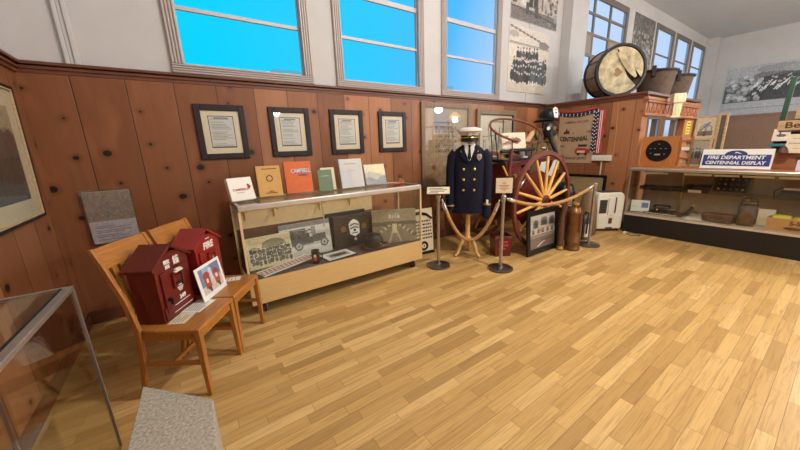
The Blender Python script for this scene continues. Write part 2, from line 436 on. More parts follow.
# ------------------------------------------------------------------ camera, world, lights
F_PX, YAW, PITCH, ROLL, EYE = 312.2, 0.59997, 0.244513, 0.0342314, 1.6
cy, sy, cp, sp = math.cos(YAW), math.sin(YAW), math.cos(PITCH), math.sin(PITCH)
fw = Vector((sy * cp, cy * cp, -sp)); rt = Vector((cy, -sy, 0)); dn = fw.cross(rt)
r2 = rt * math.cos(ROLL) + dn * math.sin(ROLL); d2 = -rt * math.sin(ROLL) + dn * math.cos(ROLL)
cam = bpy.data.cameras.new('camera'); cam.sensor_width = 36; cam.lens = F_PX / 800 * 36; cam.clip_start = 0.02
co = bpy.data.objects.new('camera', cam); COL.objects.link(co)
mw = Matrix.Identity(4)
for i in range(3): mw[i][0] = r2[i]; mw[i][1] = -d2[i]; mw[i][2] = -fw[i]
mw[2][3] = EYE
co.matrix_world = mw
SC.camera = co

wd = bpy.data.worlds.new('sky'); SC.world = wd; wd.use_nodes = True
N = NT(wd.node_tree)
bg = wd.node_tree.nodes['Background']
tc = N.n('ShaderNodeTexCoord'); sep = N.n('ShaderNodeSeparateXYZ'); N.link(tc.outputs['Generated'], sep.inputs[0])
cl = N.noise(tc.outputs['Generated'], 2.2, 3)
hz = N.ramp(sep.outputs[0], [(0.1, L(8, 214, 255)), (0.5, L(50, 204, 255)), (0.66, L(84, 190, 255)), (0.80, L(200, 222, 255))])
skyc = N.mix(N.m('MULTIPLY', N.sstep(0.3, 0.8, cl), 0.12), hz, L(80, 205, 255))
gnd = N.mix(N.sstep(-0.02, 0.03, sep.outputs[2]), L(150, 150, 150), skyc)
N.link(gnd, bg.inputs[0]); bg.inputs[1].default_value = 1.05

SC.view_settings.view_transform = 'Standard'; SC.view_settings.look = 'None'
SC.view_settings.gamma = 1.0; SC.view_settings.use_curve_mapping = False
SC.view_settings.exposure = 0.0
SC.cycles.use_denoising = True
SC.cycles.max_bounces = 10; SC.cycles.diffuse_bounces = 5; SC.cycles.glossy_bounces = 5
SC.cycles.transparent_max_bounces = 32; SC.cycles.caustics_reflective = False; SC.cycles.caustics_refractive = False

# pendant lamps of the hall (they hang behind and beside the camera)
def pendant(x, y, z, watts, col, label, proto=[]):
    if proto:
        t = copy_tree(proto[0], (x, y, z), 0, label, 'hall pendant lamps')
        for ch in list(t.children):
            if ch.name.startswith('stem'): bpy.data.objects.remove(ch)
    else:
        t = thing('pendant_lamp', label, 'lamp', (x, y, z), 0, 'hall pendant lamps'); proto.append(t)
        b = MB().lathe([(0.06, 0.26), (0.075, 0.25), (0.27, 0.02), (0.28, 0.0), (0.275, 0.0), (0.262, 0.02), (0.07, 0.235), (0.055, 0.25)], 28)
        b.build('lamp_shade', 'shade_glow', t, smooth=True)
        MB().lathe([(0.001, .02), (.04, .04), (.055, .09), (.04, .14), (.025, .2), (.001, .2)], 16).build('bulb', 'bulb', t, smooth=True)
    MB().cyl((0, 0, .26), (0, 0, 5.17 - z), .012, 10).build('stem', 'iron', t)
    l = bpy.data.lights.new('lamp', 'POINT'); l.shadow_soft_size = .12; l.energy = watts; l.color = col
    lo = bpy.data.objects.new('lamp_light', l); COL.objects.link(lo); lo.location = (x, y, z - 0.14)
def emis(name, rgb, k):
    m, nt, b = new_mat(name); b.inputs['Base Color'].default_value = L(*rgb)
    b.inputs['Emission Color'].default_value = L(*rgb); b.inputs['Emission Strength'].default_value = k; return m
M['shade_glow'] = emis('lit_cream_shade', (255, 226, 160), 1.1)
M['bulb'] = emis('lit_bulb', (255, 236, 200), 6)
W = 430
for i, (x, y, z, w) in enumerate([(7.6, -0.5, 2.95, .28), (3.2, .2, 4.7, 1.02), (12.0, -0.8, 3.6, .65), (8.6, -3.6, 4.2, 1.1), (3.2, -4.4, 3.1, .5), (12.0, -4.2, 3.0, .6)]):
    pendant(x, y, z, W * w, (1.0, 0.96, 0.9) if x < 10 else (.8, .91, 1.0), 'cream conical pendant lamp lit over the hall floor')

# ------------------------------------------------------------------ the room
ZR0, ZR1, ZC = 2.295, 2.385, 5.18
YB, XL, XC, YF = 4.05, -0.975, 17.6, -6.0
struct(MB().box(XL - .2, XC + .2, YF - .2, YB + .2, -0.12, 0), 'floor', 'floor')
struct(MB().box(XL - .2, XC + .2, YF - .2, YB + .25, ZC, ZC + .15), 'ceiling', 'ceil')
OPEN = [(.10, 1.54), (1.85, 3.31), (3.66, 5.09), (7.76, 10.09), (12.05, 13.58), (13.78, 15.23), (15.46, 16.93)]
ZW0, ZW1 = 2.39, 4.85
LOW = [(12.45, 13.45), (13.9, 15.3)]
def pierced(mb, x0, x1, z0, z1, ops, za, zb, y0, y1):
    """wall slab with a row of openings"""
    mb.box(x0, x1, y0, y1, z0, za); mb.box(x0, x1, y0, y1, zb, z1)
    e = x0
    for a, b in ops: mb.box(e, a, y0, y1, za, zb); e = b
    mb.box(e, x1, y0, y1, za, zb)
INS = .07
ops = [(a + INS, b - INS) for a, b in OPEN]
b = MB(); pierced(b, XL - .2, XC + .2, ZR1 - .03, ZC, ops, ZW0 + .06, ZW1 - .08, YB, YB + .07)
struct(b, 'wall_back', 'plaster')
b = MB(); pierced(b, XL - .2, XC + .2, 0, ZR1 - .03, LOW, 1.4, 2.25, YB - .012, YB + .22)
struct(b, 'wall_back_wainscot', 'pineA')
struct(MB().box(XL - .2, XL - .02, YF, YB, ZR1 - .03, ZC), 'wall_left', 'plaster')
struct(MB().box(XL - .2, XL, YF, YB, 0, ZR1 - .03), 'wall_left_wainscot', 'pineY')
struct(MB().box(XC, XC + .2, YF, YB, ZR0, ZC), 'wall_far', 'plaster')
struct(MB().box(XC - .02, XC + .2, YF, YB, 0, ZR0), 'wall_far_wainscot', 'wainC')
struct(MB().box(XC - .35, XC, YB - .3, YB, ZR0, ZC), 'wall_far_pilaster', 'plaster')
b = MB(); rops = [(a, a + 1.3) for a in (1.2, 3.0, 4.8, 8.5, 10.3, 12.1)]
pierced(b, XL - .2, XC + .2, 0, ZC, rops, 2.45, 4.75, YF - .2, YF)
struct(b, 'wall_front', 'plaster')
struct(MB().box(7.06, 7.7, YB - .2, YB, ZR1 - .03, ZC), 'wall_back_pilaster', 'plaster')

def molding(mb, x0, x1, face, z0, z1):
    """stepped rail against a wall whose face is at y=face, room on the -y side"""
    h = z1 - z0
    mb.box(x0, x1, face - .018, face, z0, z1 - .3 * h)
    mb.box(x0, x1, face - .034, face, z0 + .35 * h, z0 + .62 * h)
    mb.box(x0, x1, face - .055, face, z1 - .28 * h, z1)
b = MB(); molding(b, XL, 6.64, YB, ZR0, ZR1); struct(b, 'trim_1', 'rail', bevel=.004)
b = MB().at(T(XL, 0, 0) @ rot(PI / 2)); molding(b, YF, YB, 0, ZR0, ZR1); struct(b, 'trim_2', 'railY', bevel=.004)
b = MB().box(XL, 6.64, YB - .03, YB - .012, 0, .11).box(XL, 6.64, YB - .036, YB - .012, .095, .125); struct(b, 'baseboard_back', 'rail')
b = MB().box(XL, XL + .018, YF, YB, 0, .11); struct(b, 'baseboard_left', 'railY')
b = MB().box(XC - .07, XC - .02, YF, YB, ZR0 - .02, ZR0 + .05); struct(b, 'trim_3', 'wainC')
# plaster batten on the upper wall
b = MB()
for x0, x1, d in ((-.655, -.625, .03), (-.625, -.595, .018), (-.595, -.56, .03)): b.box(x0, x1, YB - d, YB, ZR1, ZC)
struct(b, 'trim_4', 'plaster', bevel=.006)
b = MB().box(5.92, 5.96, YB - .012, YB, ZR1, ZC); b.box(17.0, 17.04, YB - .01, YB, ZR1, ZC)
struct(b, 'trim_5', 'plaster')

def window(n, x0, x1, bars, cas='casing', vert=(), panels=(), z0=ZW0, z1=ZW1, y=YB, rz=0.0, x=0.0):
    t = bpy.data.objects.new('window_%d' % n, None); COL.objects.link(t); t['kind'] = 'structure'
    t.location = (x, y, 0); t.rotation_euler = (0, 0, rz)
    cw, ct, cb = .11, .13, .09
    c = MB()
    def fluted(a0, a1, b0, b1, along):
        c.box(a0, a1, -.022, 0, b0, b1)
        k = 4
        for i in range(k):
            if along == 'z':
                w = (a1 - a0) / k; c.box(a0 + w * (i + .2), a0 + w * (i + .8), -.034, -.022, b0, b1)
            else:
                w = (b1 - b0) / k; c.box(a0, a1, -.034, -.022, b0 + w * (i + .2), b0 + w * (i + .8))
    fluted(x0, x0 + cw, z0 + cb, z1 - ct, 'z'); fluted(x1 - cw, x1, z0 + cb, z1 - ct, 'z')
    fluted(x0, x1, z0, z0 + cb, 'x'); fluted(x0, x1, z1 - ct, z1, 'x')
    c.build('casing', cas, t, bevel=.004)
    a0, a1, c0, c1 = x0 + INS, x1 - INS, z0 + .06, z1 - .08
    dk = cas != 'casing'; s = MB(); w = .025 if dk else .045; yy = .008 if dk else .016
    s.box(a0, a0 + w, yy, yy + .05, c0, c1); s.box(a1 - w, a1, yy, yy + .05, c0, c1)
    s.box(a0 + w, a1 - w, yy, yy + .05, c0, c0 + w); s.box(a0 + w, a1 - w, yy, yy + .05, c1 - w, c1)
    s.build('sash', 'sash', t, bevel=.003)
    for z, th in bars: MB().box(a0 + w, a1 - w, yy + .008, yy + .042, z - th / 2, z + th / 2).build('glazing_bar', 'sash' if cas == 'casing' else 'darkcasing', t)
    for v in vert: MB().box(v - .03, v + .03, yy + .005, yy + .045, c0 + w, c1 - w).build('glazing_bar', 'darkcasing', t)
    for (p0, p1, q0, q1) in panels: MB().box(p0, p1, yy + .014, yy + .034, q0, q1).build('blanked_pane', 'panel_grey', t)
    MB().box(a0 + w, a1 - w, yy + .022, yy + .028, c0 + w, c1 - w).build('pane', 'glass', t)
    return t
BR = [(3.0, .035), (3.52, .06), (4.1, .035)]
for i in (0, 1, 2): window(i + 1, *OPEN[i], BR)
x0, x1 = OPEN[3]
window(4, x0, x1, [(4.42, .05), (3.55, .06), (3.0, .05), (4.0, .05)], 'darkcasing', (8.42, 9.22), [(7.9, 8.42, 3.55, 4.0), (9.22, 9.97, 3.55, 4.0), (8.42, 9.22, 3.0, 3.55), (7.9, 8.42, 2.5, 3.0)])
for i in (4, 5, 6): window(i + 1, *OPEN[i], [(4.08, .035)], 'darkcasing')
for i, (a, bb) in enumerate(LOW): window(8 + i, a - INS, bb + INS, [], 'darkcasing', z0=1.34, z1=2.33)
for i, (a, bb) in enumerate(rops): window(10 + i, -bb - INS, -a + INS, BR, z0=2.39, z1=4.83, y=YF, rz=PI)

# the panelled partition and its rail
XD = 6.64
struct(MB().box(XD, XD + .1, 2.25, YB - .012, 0, 2.33), 'wall_partition', 'pineY')
b = MB().at(T(XD, 0, 0) @ rot(-PI / 2)); molding(b, -(YB - .05), -2.2, 0, 2.27, 2.36); struct(b, 'trim_6', 'railY', bevel=.004)
struct(MB().box(XD - .05, 9.65, 2.2, YB - .06, 2.33, 2.37), 'wall_partition_top', 'rail')
b = MB().at(T(XD, 0, 0) @ rot(-PI / 2)); b.box(-(YB - .04), -2.3, -.018, 0, 0, .11); struct(b, 'baseboard_right', 'railY')

# neighbouring roof seen through the two left windows
t = thing('building', 'white roof with box-shaped vents outside the blue windows', 'building', (0, 14.0, 0))
MB().box(3.0, 18.0, 0, 6, 0, 4.15).build('wall', 'white', t)
for x0, x1, z1 in ((3.8, 5.3, 4.9), (11.0, 11.6, 4.75), (12.4, 14.0, 4.95)): MB().box(x0, x1, .4, 2.0, 4.15, z1).build('roof_vent', 'white', t)

# ------------------------------------------------------------------ pictures on the pine wall
def doc_pic(seed, nx=44, ny=54):
    p = Pic(nx, ny, (222, 208, 186)); p.noise(10, seed, 1)
    p.rect(.13, .87, .12, .90, (60, 46, 40)); p.rect(.155, .845, .14, .88, (206, 204, 200))
    r = np.random.RandomState(seed); v = .83
    while v > .18:
        if r.rand() > .18: p.rect(.2, .55 + .25 * r.rand(), v - .009, v + .009, (128, 128, 132), .7)
        v -= .036
    p.rect(.3, .7, .835, .862, (110, 110, 116), .8)
    return p
DOCS = [(.448, 'first from the left, above the cream book', 1), (1.187, 'second from the left, above the orange book', 2),
        (1.943, 'third from the left, above the white binder', 3), (2.68, 'rightmost of the four, beside the tall roster board', 4)]
for x, lab, sd in DOCS:
    framed('dark framed typed document, ' + lab, 'picture', (x, YB - .013, 1.535), 0, .485, .57, .062, doc_pic(sd), matw=.012, group='framed documents on the pine wall')

# roster board of small portraits behind the uniform
p = Pic(72, 84, (186, 152, 112)); p.noise(14, 3, 2)
p.rect(.02, .98, .02, .98, (190, 158, 118), .4)
for r_ in range(6):
    for c_ in range(9):
        u = .26 + c_ * .055; v = .44 + r_ * .062
        p.ell(u, v, .019, .022, (84, 72, 66) if (r_ + c_) % 3 else (150, 132, 116)); p.ell(u, v + .008, .009, .011, (206, 186, 164))
        p.rect(u - .02, u + .02, v - .035, v - .028, (96, 70, 48), .7)
p.rect(.2, .75, .80, .808, (110, 82, 60)); p.rect(.25, .65, .28, .29, (110, 82, 60)); p.rect(.1, .3, .33, .338, (120, 90, 66)); p.ell(.2, .2, .05, .04, (140, 96, 60)); p.rect(.42, .6, .34, .35, (110, 82, 60))
M['weathered'] = wood('weathered_grey_frame', (132, 108, 86), 0.55, 2, 0.2)
framed('big weathered frame holding rows of tiny portraits, hung behind the dark uniform', 'picture', (3.77, YB - .013, .94), 0, 1.12, 1.33, .07, p, fmat='weathered', depth=.04, name='framed_roster', inner='darkcasing', gmat='rosterglass')

# second big frame with a sketch, behind the hose cart
p = Pic(60, 60, (216, 204, 186)); p.noise(10, 9, 1)
r_ = np.random.RandomState(5)
for i in range(26):
    u = .12 + .72 * r_.rand(); v = .15 + .5 * r_.rand(); p.line(u, v, u + (r_.rand() - .5) * .06, v + .12 + .12 * r_.rand(), .012, (120, 116, 112), .8)
for i in range(12): p.ell(.2 + .5 * r_.rand(), .2 + .35 * r_.rand(), .04, .05, (150, 146, 142), .6)
p.line(.1, .62, .9, .68, .008, (150, 140, 130)); p.rect(.3, .75, .86, .9, (120, 110, 100), .6)
framed('grey framed pencil sketch on cream paper, hung behind the hose cart hoop', 'picture', (5.03, YB - .013, 1.0), 0, 1.12, 1.21, .085, p, fmat='weathered', depth=.05, name='framed_sketch', inner='black')

# landscape on the left wall
p = Pic(56, 56, (176, 160, 130))
p.below(lambda u: .72 + .05 * np.sin(u * 9), (150, 132, 100)); p.below(lambda u: .55 + .1 * np.sin(u * 7 + 1) + .05 * np.sin(u * 21), (74, 60, 44))
p.below(lambda u: .40 + .05 * np.sin(u * 11), (50, 42, 32)); p.below(lambda u: .2 + .03 * np.sin(u * 13), (60, 74, 76))
for u in (.1, .3, .52, .66, .8, .93):
    p.line(u, .2, u + .03, .62, .012, (52, 38, 26))
    for k in range(6): p.ell(u + .04 * math.sin(k * 2.1), .5 + .04 * k, .07, .05, (80 - 5 * k, 66 - 4 * k, 46), .75)
p.noise(30, 4, 1)
framed('black framed dark landscape with trees in a wide cream mat, hung on the left side wall', 'picture', (XL + .004, 3.06, 1.165), PI / 2, 1.2, .96, .022, p, fmat='black', matw=.13, depth=.03, name='framed_landscape', rx=math.radians(1.5), inner='crate', gmat='caseglass')

# clear holder with paper notice, on the pine wall behind the chairs
t = thing('sign_holder', 'clear acrylic holder with a pale paper notice, on the pine wall behind the chairs', 'sign holder', (-.615, YB - .022, .79))
MB().box(-.185, .185, -.006, 0, 0, .52).box(-.185, .185, -.045, -.04, 0, .52).box(-.185, .185, -.04, -.006, 0, .005).build('sleeve', 'acrylic', t)
p = Pic(40, 56, (150, 134, 116)); p.rect(0, 1, .0, .42, (196, 192, 196)); p.noise(24, 8, 2)  # above the pale paper, the acrylic's grey reflection is painted into the print
r_ = np.random.RandomState(3)
for k in range(7): p.rect(.1, .5 + .4 * r_.rand(), .06 + k * .045, .075 + k * .045, (120, 118, 132), .7)
for k in range(60): p.ell(r_.rand(), .5 + .45 * r_.rand(), .04, .03, 100 + 60 * r_.rand(), .4)
MB().box(-.17, .17, -.022, -.018, .006, .5).build('card', 'cream', t)
p.mesh('print', .34, .49, t, y=-.0235, z=.008)

# two unframed prints on the upper wall (to the right of the third window)
def unframed(label, loc, rz, w, h, p, name='photo_board', th=.012, rx=0):
    t = thing(name, label, 'photograph', loc, rz, None, rx)
    MB().box(-w / 2, w / 2, -th, 0, 0, h).build('board', 'white', t)
    p.mesh('print', w - .004, h - .004, t, y=-th - .001, z=.002)
    return t
p = Pic(64, 56, (214, 200, 184)); p.rect(0, 1, 0, .14, (196, 184, 170)); p.rect(0, 1, .72, 1, (206, 196, 186))
p.line(0, .99, 1, .80, .015, (120, 108, 100)); p.rect(0, 1, .74, .76, (140, 128, 118), .7)
p.ell(.85, .8, .13, .06, (120, 116, 112)); p.ell(.1, .88, .12, .05, (170, 160, 152))
p.people([(.53, .18, .72, 8)], 1, .13, 44, 190); p.rect(.15, .95, .50, .535, (178, 164, 150)); p.people([(.36, .1, .95, 13), (.26, .08, .95, 14), (.15, .06, .97, 15)], 2, .15, 46, 200)
for k in range(3): p.rect(.5 + .1 * k, .53 + .1 * k, .12, .2, (226, 220, 210))
p.ell(.87, .44, .035, .14, 66); p.noise(26, 6, 1)
unframed('unframed old photograph of a fire crew on a wagon, lower of two on the wall', (5.97, YB - .002, 2.57), 0, 1.3, 1.13, p)
p = Pic(64, 50, (196, 184, 176)); p.rect(0, 1, 0, .22, (110, 102, 100)); p.rect(0, 1, .2, .42, (176, 166, 158))
for u0, u1, c_ in ((.03, .11, 60), (.2, .32, 200), (.36, .43, 54), (.46, .55, 50), (.62, .66, 90)): p.rect(u0, u1, .25, .8, c_)
for k in range(70): rr = np.random.RandomState(k); p.ell(.7 + .3 * rr.rand(), .05 + .9 * rr.rand(), .03, .035, 40 + 140 * rr.rand(), .8)
p.rect(.3, .36, .12, .3, 60); p.rect(.48, .56, .1, .28, 70); p.line(0, .2, 1, .1, .012, 70); p.noise(40, 8, 1)
unframed('unframed old photograph of a building and trees, above the crew photograph', (6.07, YB - .002, 3.80), 0, 1.5, 1.1, p)
p = Pic(40, 46, (110, 104, 100)); p.noise(120, 5, 2); p.people([(.1, .1, .9, 6), (.25, .1, .9, 7)], 3, .2, 120, 190); p.rect(0, 1, .75, 1, (90, 86, 84), .6); p.noise(60, 2, 1)
unframed('dim grey photograph of a gathering, on the upper wall behind the bass drum', (11.2, YB - .002, 3.3), 0, 1.45, 1.55, p)
# long crew photograph high on the far wall
p = Pic(90, 74, (176, 176, 180)); p.below(lambda u: .62 + .32 * np.minimum(1, u * 1.7), (120, 118, 120)); p.below(lambda u: .55 + .25 * np.sin(np.minimum(u, .8) * 2), (86, 84, 88))
p.rect(.25, 1, .28, .75, (54, 52, 56)); p.rect(0, 1, 0, .27, (178, 176, 180)); p.rect(0, 1, .12, .15, (140, 138, 142), .6)
r_ = np.random.RandomState(9)
for k in range(90): p.ell(.05 + .4 * r_.rand(), .3 + .5 * r_.rand(), .03, .035, 120 + 110 * r_.rand(), .8)
for k in range(24):
    u = .33 + .65 * k / 24; v = .52 + .06 * math.sin(k); v += .05 * (r_.rand() - .5); q_ = .02 + .02 * r_.rand(); p.line(u, v, u + q_, v + .06 + .06 * r_.rand(), .009, 200 + 30 * r_.rand()); p.ell(u + q_, v + .15, .011, .018, 180); p.line(u + .01, v - .1, u + .01, v - .02, .012, 40)
p.ell(.6, .9, .25, .07, (150, 150, 154)); p.ell(.85, .86, .2, .08, (160, 160, 164)); p.noise(36, 3, 1)
unframed('very large black and white photograph of men pulling a line, high on the far wall', (XC - .002, 2.35, 2.34), -PI / 2, 2.1, 1.69, p, 'photo_mural', .02)

# ------------------------------------------------------------------ oak chairs with their load
O = Vector((-.077, 2.222, 0)); ANG = math.atan2(.835, .551)
U = Vector((math.cos(ANG), math.sin(ANG), 0)); Wv = Vector((-U.y, U.x, 0))
def cw(u, w, z): p = O + U * u + Wv * w; return (p.x, p.y, z)
SH = .505
def chair(loc, label):
    t = thing('oak_chair', label, 'chair', loc, ANG, 'oak side chairs')
    w = .225
    b = MB().slab([(-w, -.205), (w, -.205), (w, .06), (w - .025, .2), (-w + .025, .2), (-w, .06)], SH - .028, SH)
    b.build('seat', 'oakx', t, bevel=.008)
    a = MB().box(-w + .03, w - .03, -.19, -.168, SH - .085, SH - .028).box(-w + .03, w - .03, .165, .187, SH - .085, SH - .028)
    for s in (-1, 1): a.box(s * (w - .03) - .011, s * (w - .03) + .011, -.168, .165, SH - .085, SH - .028)
    a.build('apron', 'oakx', t, bevel=.003)
    for s in (-1, 1):
        MB().bar((s * (w - .022), -.182, SH - .028), (s * (w - .012), -.192, 0), .042, .042, (0, 1, 0), .028, .028).build('leg', 'oak', t, bevel=.004)
    for s in (-1, 1):
        b = MB(); x = s * (w - .022)
        pts = [(.262, 0, .028), (.215, .25, .034), (.197, .5, .04), (.235, .72, .036), (.30, .92, .032), (.352, 1.06, .026)]
        rings = []
        for y, z, d in pts: rings.append([(x - .014, y - d / 2, z), (x + .014, y - d / 2, z), (x + .014, y + d / 2, z), (x - .014, y + d / 2, z)])
        b.loft(rings).build('leg', 'oak', t, bevel=.004)
    b = MB()   # crest rail
    rings = []
    for k in range(7):
        x = (-w + .036) + (2 * w - .072) * k / 6; c = .016 * (1 - (2 * k / 6 - 1) ** 2)
        rings.append([(x, .294 + c, .925), (x, .312 + c, .925), (x, .362 + c, 1.055), (x, .344 + c, 1.055)])
    b.loft(rings).build('top_rail', 'oakx', t, bevel=.005)
    MB().bar((-w + .03, .25, .62), (w - .03, .25, .62), .02, .04).build('lower_rail', 'oakx', t, bevel=.004)
    for k in range(5):
        x = -.13 + .065 * k
        MB().bar((x, .25, .63), (x, .312, .935), .034, .012, (0, 1, 0)).build('back_slat', 'oak', t, bevel=.003)
    for s in (-1, 1): MB().bar((s * (w - .018), -.18, .25), (s * (w - .022), .21, .25), .018, .03).build('stretcher', 'oakx', t, bevel=.003)
    MB().bar((-w + .03, .02, .25), (w - .03, .02, .25), .018, .028).build('stretcher', 'oakx', t, bevel=.003)
    return t
chair(cw(.23, .205, 0), 'honey oak chair under the darker fire alarm box, nearest the camera')
chair(cw(.695, .205, 0), 'honey oak chair under the brighter FIRE alarm box, beside the long showcase')

def alarm_box(loc, rz, label, body, roof, glyph, variant):
    t = thing('fire_alarm_box', label, 'fire alarm box', loc, rz, 'fire alarm boxes on the chairs')
    w, d, h, ap = .165, .18, .375, .475
    pts = [(-w, 0), (w, 0), (w, h)] + [(w * math.cos(a), h + (ap - h - .02) * math.sin(a)) for a in np.linspace(.35, PI - .35, 9)] + [(-w, h)]
    b = MB().prism(pts, -d / 2, d / 2); b.build('body', body, t, bevel=.005)
    for s in (-1, 1):
        e = MB().prism([(0, ap + .012), (s * (w + .028), h - .008), (s * (w + .028), h + .012), (0, ap + .034)], -d / 2 - .014, d / 2 + .012)
        e.build('roof_slab', roof, t, bevel=.003)
    MB().cyl((0, -d / 2 - .014, ap + .022), (0, d / 2 + .012, ap + .022), .012, 10).build('ridge', roof, t, smooth=True)
    MB().box(-w + .012, w - .012, -d / 2 - .008, -d / 2, .012, .1).build('base_band', body, t, bevel=.003)
    dr = MB().box(-w + .03, w - .03, -d / 2 - .014, -d / 2, .06, .335).build('door', body, t, bevel=.006)
    MB().box(-.035, .035, -d / 2 - .022, -d / 2 - .013, .215, .285).box(-.052, -.035, -d / 2 - .03, -d / 2 - .013, .20, .30).box(.035, .052, -d / 2 - .03, -d / 2 - .013, .20, .30).box(-.052, .052, -d / 2 - .036, -d / 2 - .013, .298, .31).build('pull_recess', body, dr, bevel=.003)
    MB().box(-.028, .028, -d / 2 - .028, -d / 2 - .02, .225, .24).build('pull_handle', 'white' if variant else 'iron', dr)
    MB().cyl((-w + .055, -d / 2 - .014, .15), (-w + .055, -d / 2 - .035, .15), .012, 12).bar((-w + .055, -d / 2 - .035, .155), (-w + .055, -d / 2 - .035, .118), .012, .01).build('latch', 'iron', dr, smooth=True)
    y = -d / 2 - .0155
    if variant == 0:
        text(t, glyph[0], .068, 'white', -.048, -d / 2 - .002, .372, sx=.95, bold=.0005)
        text(t, glyph[1], .068, 'white', .042, -d / 2 - .002, .378, sx=.95, bold=.0005)
        for z, ws in ((.325, (.05,)), (.312, (.075,))):
            MB().box(-ws[0] / 2 + .01, ws[0] / 2 + .01, y - .02, y - .0005, z - .004, z + .004).build('lettering', 'white', dr)
        for z, ww in ((.205, .03), (.19, .06), (.178, .05), (.166, .03)): MB().box(-ww / 2 + .015, ww / 2 + .015, y - .0012, y, z - .003, z + .003).build('lettering', 'white', dr)
        text(dr, '349', .042, 'white', .02, y, .118, bold=.0015)
        MB().box(-.07, .09, y - .001, y + .002, .084, .088).build('lettering', 'white', dr)
        MB().box(-.075, .12, -d / 2 - .0095, -d / 2 - .007, .034, .038).build('lettering', 'white', t)
    else:
        text(t, 'FIRE', .078, 'white', .005, -d / 2 - .002, .362, sx=.95, bold=.0025, shear=.08)
        MB().box(-.02, .03, -d / 2 - .004, -d / 2 - .001, .418, .424).build('lettering', 'white', t)
        text(dr, '1', .03, 'white', .0, -d / 2 - .029, .256, bold=.001)
    return t
alarm_box(cw(.25, .350, SH + .003), ANG, 'dark red fire alarm box with white characters on its gable, on the left oak chair', 'redbox', 'redroof', '警鐘', 0)
alarm_box(cw(.68, .350, SH + .003), ANG, 'brighter red fire alarm box lettered FIRE, on the right oak chair', 'redbox2', 'redbox2', 'FIRE', 1)

# photo card leaning on the second box, loose papers
t = thing('photo_card', 'white bordered colour photo card of red alarm boxes propped on the oak chairs', 'photograph', cw(.53, .165, SH + .002), ANG, None, math.radians(-8))
MB().box(-.162, .162, 0, .006, 0, .265).build('card', 'white', t)
p = Pic(44, 36, (150, 176, 208)); p.rect(0, 1, 0, .42, (206, 196, 186)); p.rect(0, .16, .3, 1, (110, 130, 160)); p.rect(.55, 1, .5, 1, (96, 116, 156)); p.rect(.45, .58, .35, .9, (206, 210, 216))
for u, k in ((.3, 1.0), (.76, .92)):
    p.rect(u - .13 * k, u + .13 * k, .2, .68 * k, (178, 62, 48)); p.ell(u, .68 * k, .15 * k, .14, (166, 52, 40)); p.rect(u - .05, u + .05, .38, .56, (226, 214, 204)); p.rect(u - .08, u + .08, .1, .22, (92, 50, 44)); p.ell(u + .04, .06, .05, .06, (50, 46, 50))
p.noise(30, 5, 1)
p.mesh('print', .265, .205, t, y=-.0015, z=.04)
def paper(label, u, w, du, dw, ang, lines, seed, dz=.0):
    t = thing('paper_sheet', label, 'paper', cw(u, w, SH + .0015 + dz), ANG + ang)
    MB().box(-du / 2, du / 2, -dw / 2, dw / 2, 0, .0014).build('sheet', 'paper' if seed != 2 else 'cream', t)
    r_ = np.random.RandomState(seed); b = MB()
    for k in range(lines):
        y = dw / 2 - .02 - k * (dw - .03) / lines; b.box(-du / 2 + .015, -du / 2 + .015 + (du - .03) * (.5 + .5 * r_.rand()), y - .002, y + .002, .0014, .0018)
    b.build('lettering', 'brownink', t)
paper('small cream paper slip with writing before the dark red alarm box', .165, .20, .17, .11, .06, 4, 2)
paper('white typed sheet flat on the left oak chair beside the photo card', .325, .185, .19, .14, -.08, 7, 3, .0025)
paper('little white label card lying on the right end of the oak chairs', .815, .175, .09, .12, .3, 3, 4)

# ------------------------------------------------------------------ foreground showcase and stone block
t = thing('glass_showcase', 'glass showcase with aluminium edges in the near left corner of the room', 'showcase', (-.52, 2.075, 0), math.radians(-2.2))
WX, DY, TZ = .36, 1.55, 1.0
def edge(mb, p, q, w=.022): mb.bar(p, q, w, w)
b = MB(); b.box(-.034, 0, -DY, 0, TZ - .022, TZ); b.build('top_edge', 'alu', t, bevel=.003)
b = MB(); b.box(-WX, -.034, -.018, 0, TZ - .014, TZ); b.box(-WX, -WX + .02, -DY, -.018, TZ - .014, TZ); b.build('top_edge', 'alu', t, bevel=.002)
b = MB(); b.box(-.012, 0, -.012, 0, .03, TZ - .022); b.box(-WX, -WX + .012, -.012, 0, .03, TZ - .014); b.build('corner_post', 'alu', t)
MB().box(-.044, -.036, -DY, -.02, TZ - .012, TZ + .0005).build('gasket', 'rubber', t)
MB().box(-WX + .02, -.044, -DY, -.018, TZ - .008, TZ - .002).build('top_glass', 'caseglass', t)
MB().box(-.008, -.003, -DY, -.012, .03, TZ - .022).build('front_glass', 'caseglass', t)
MB().box(-WX + .012, -.012, -.008, -.003, .03, TZ - .014).build('end_glass', 'caseglass', t)
MB().box(-WX, 0, -DY, 0, .012, .03).build('base', 'maple', t, bevel=.003)
MB().box(-WX + .012, -.03, -DY, -.03, .03, .036).build('deck', 'leather', t)
for x in (-.06, -WX + .06):
    MB().cyl((x, -.06, 0), (x, -.06, .012), .02, 12).build('foot', 'rubber', t)
t = thing('stone_block', 'mottled grey stone block on the floor before the left oak chair', 'block', (-.2, 1.5, 0))
poly = [(-.157, .477), (.144, .14), (.132, -.19), (.12, -.5), (-.20, -.5), (-.179, .04)]
MB().slab(poly, 0, .4).build('block', 'stone', t, bevel=.004)

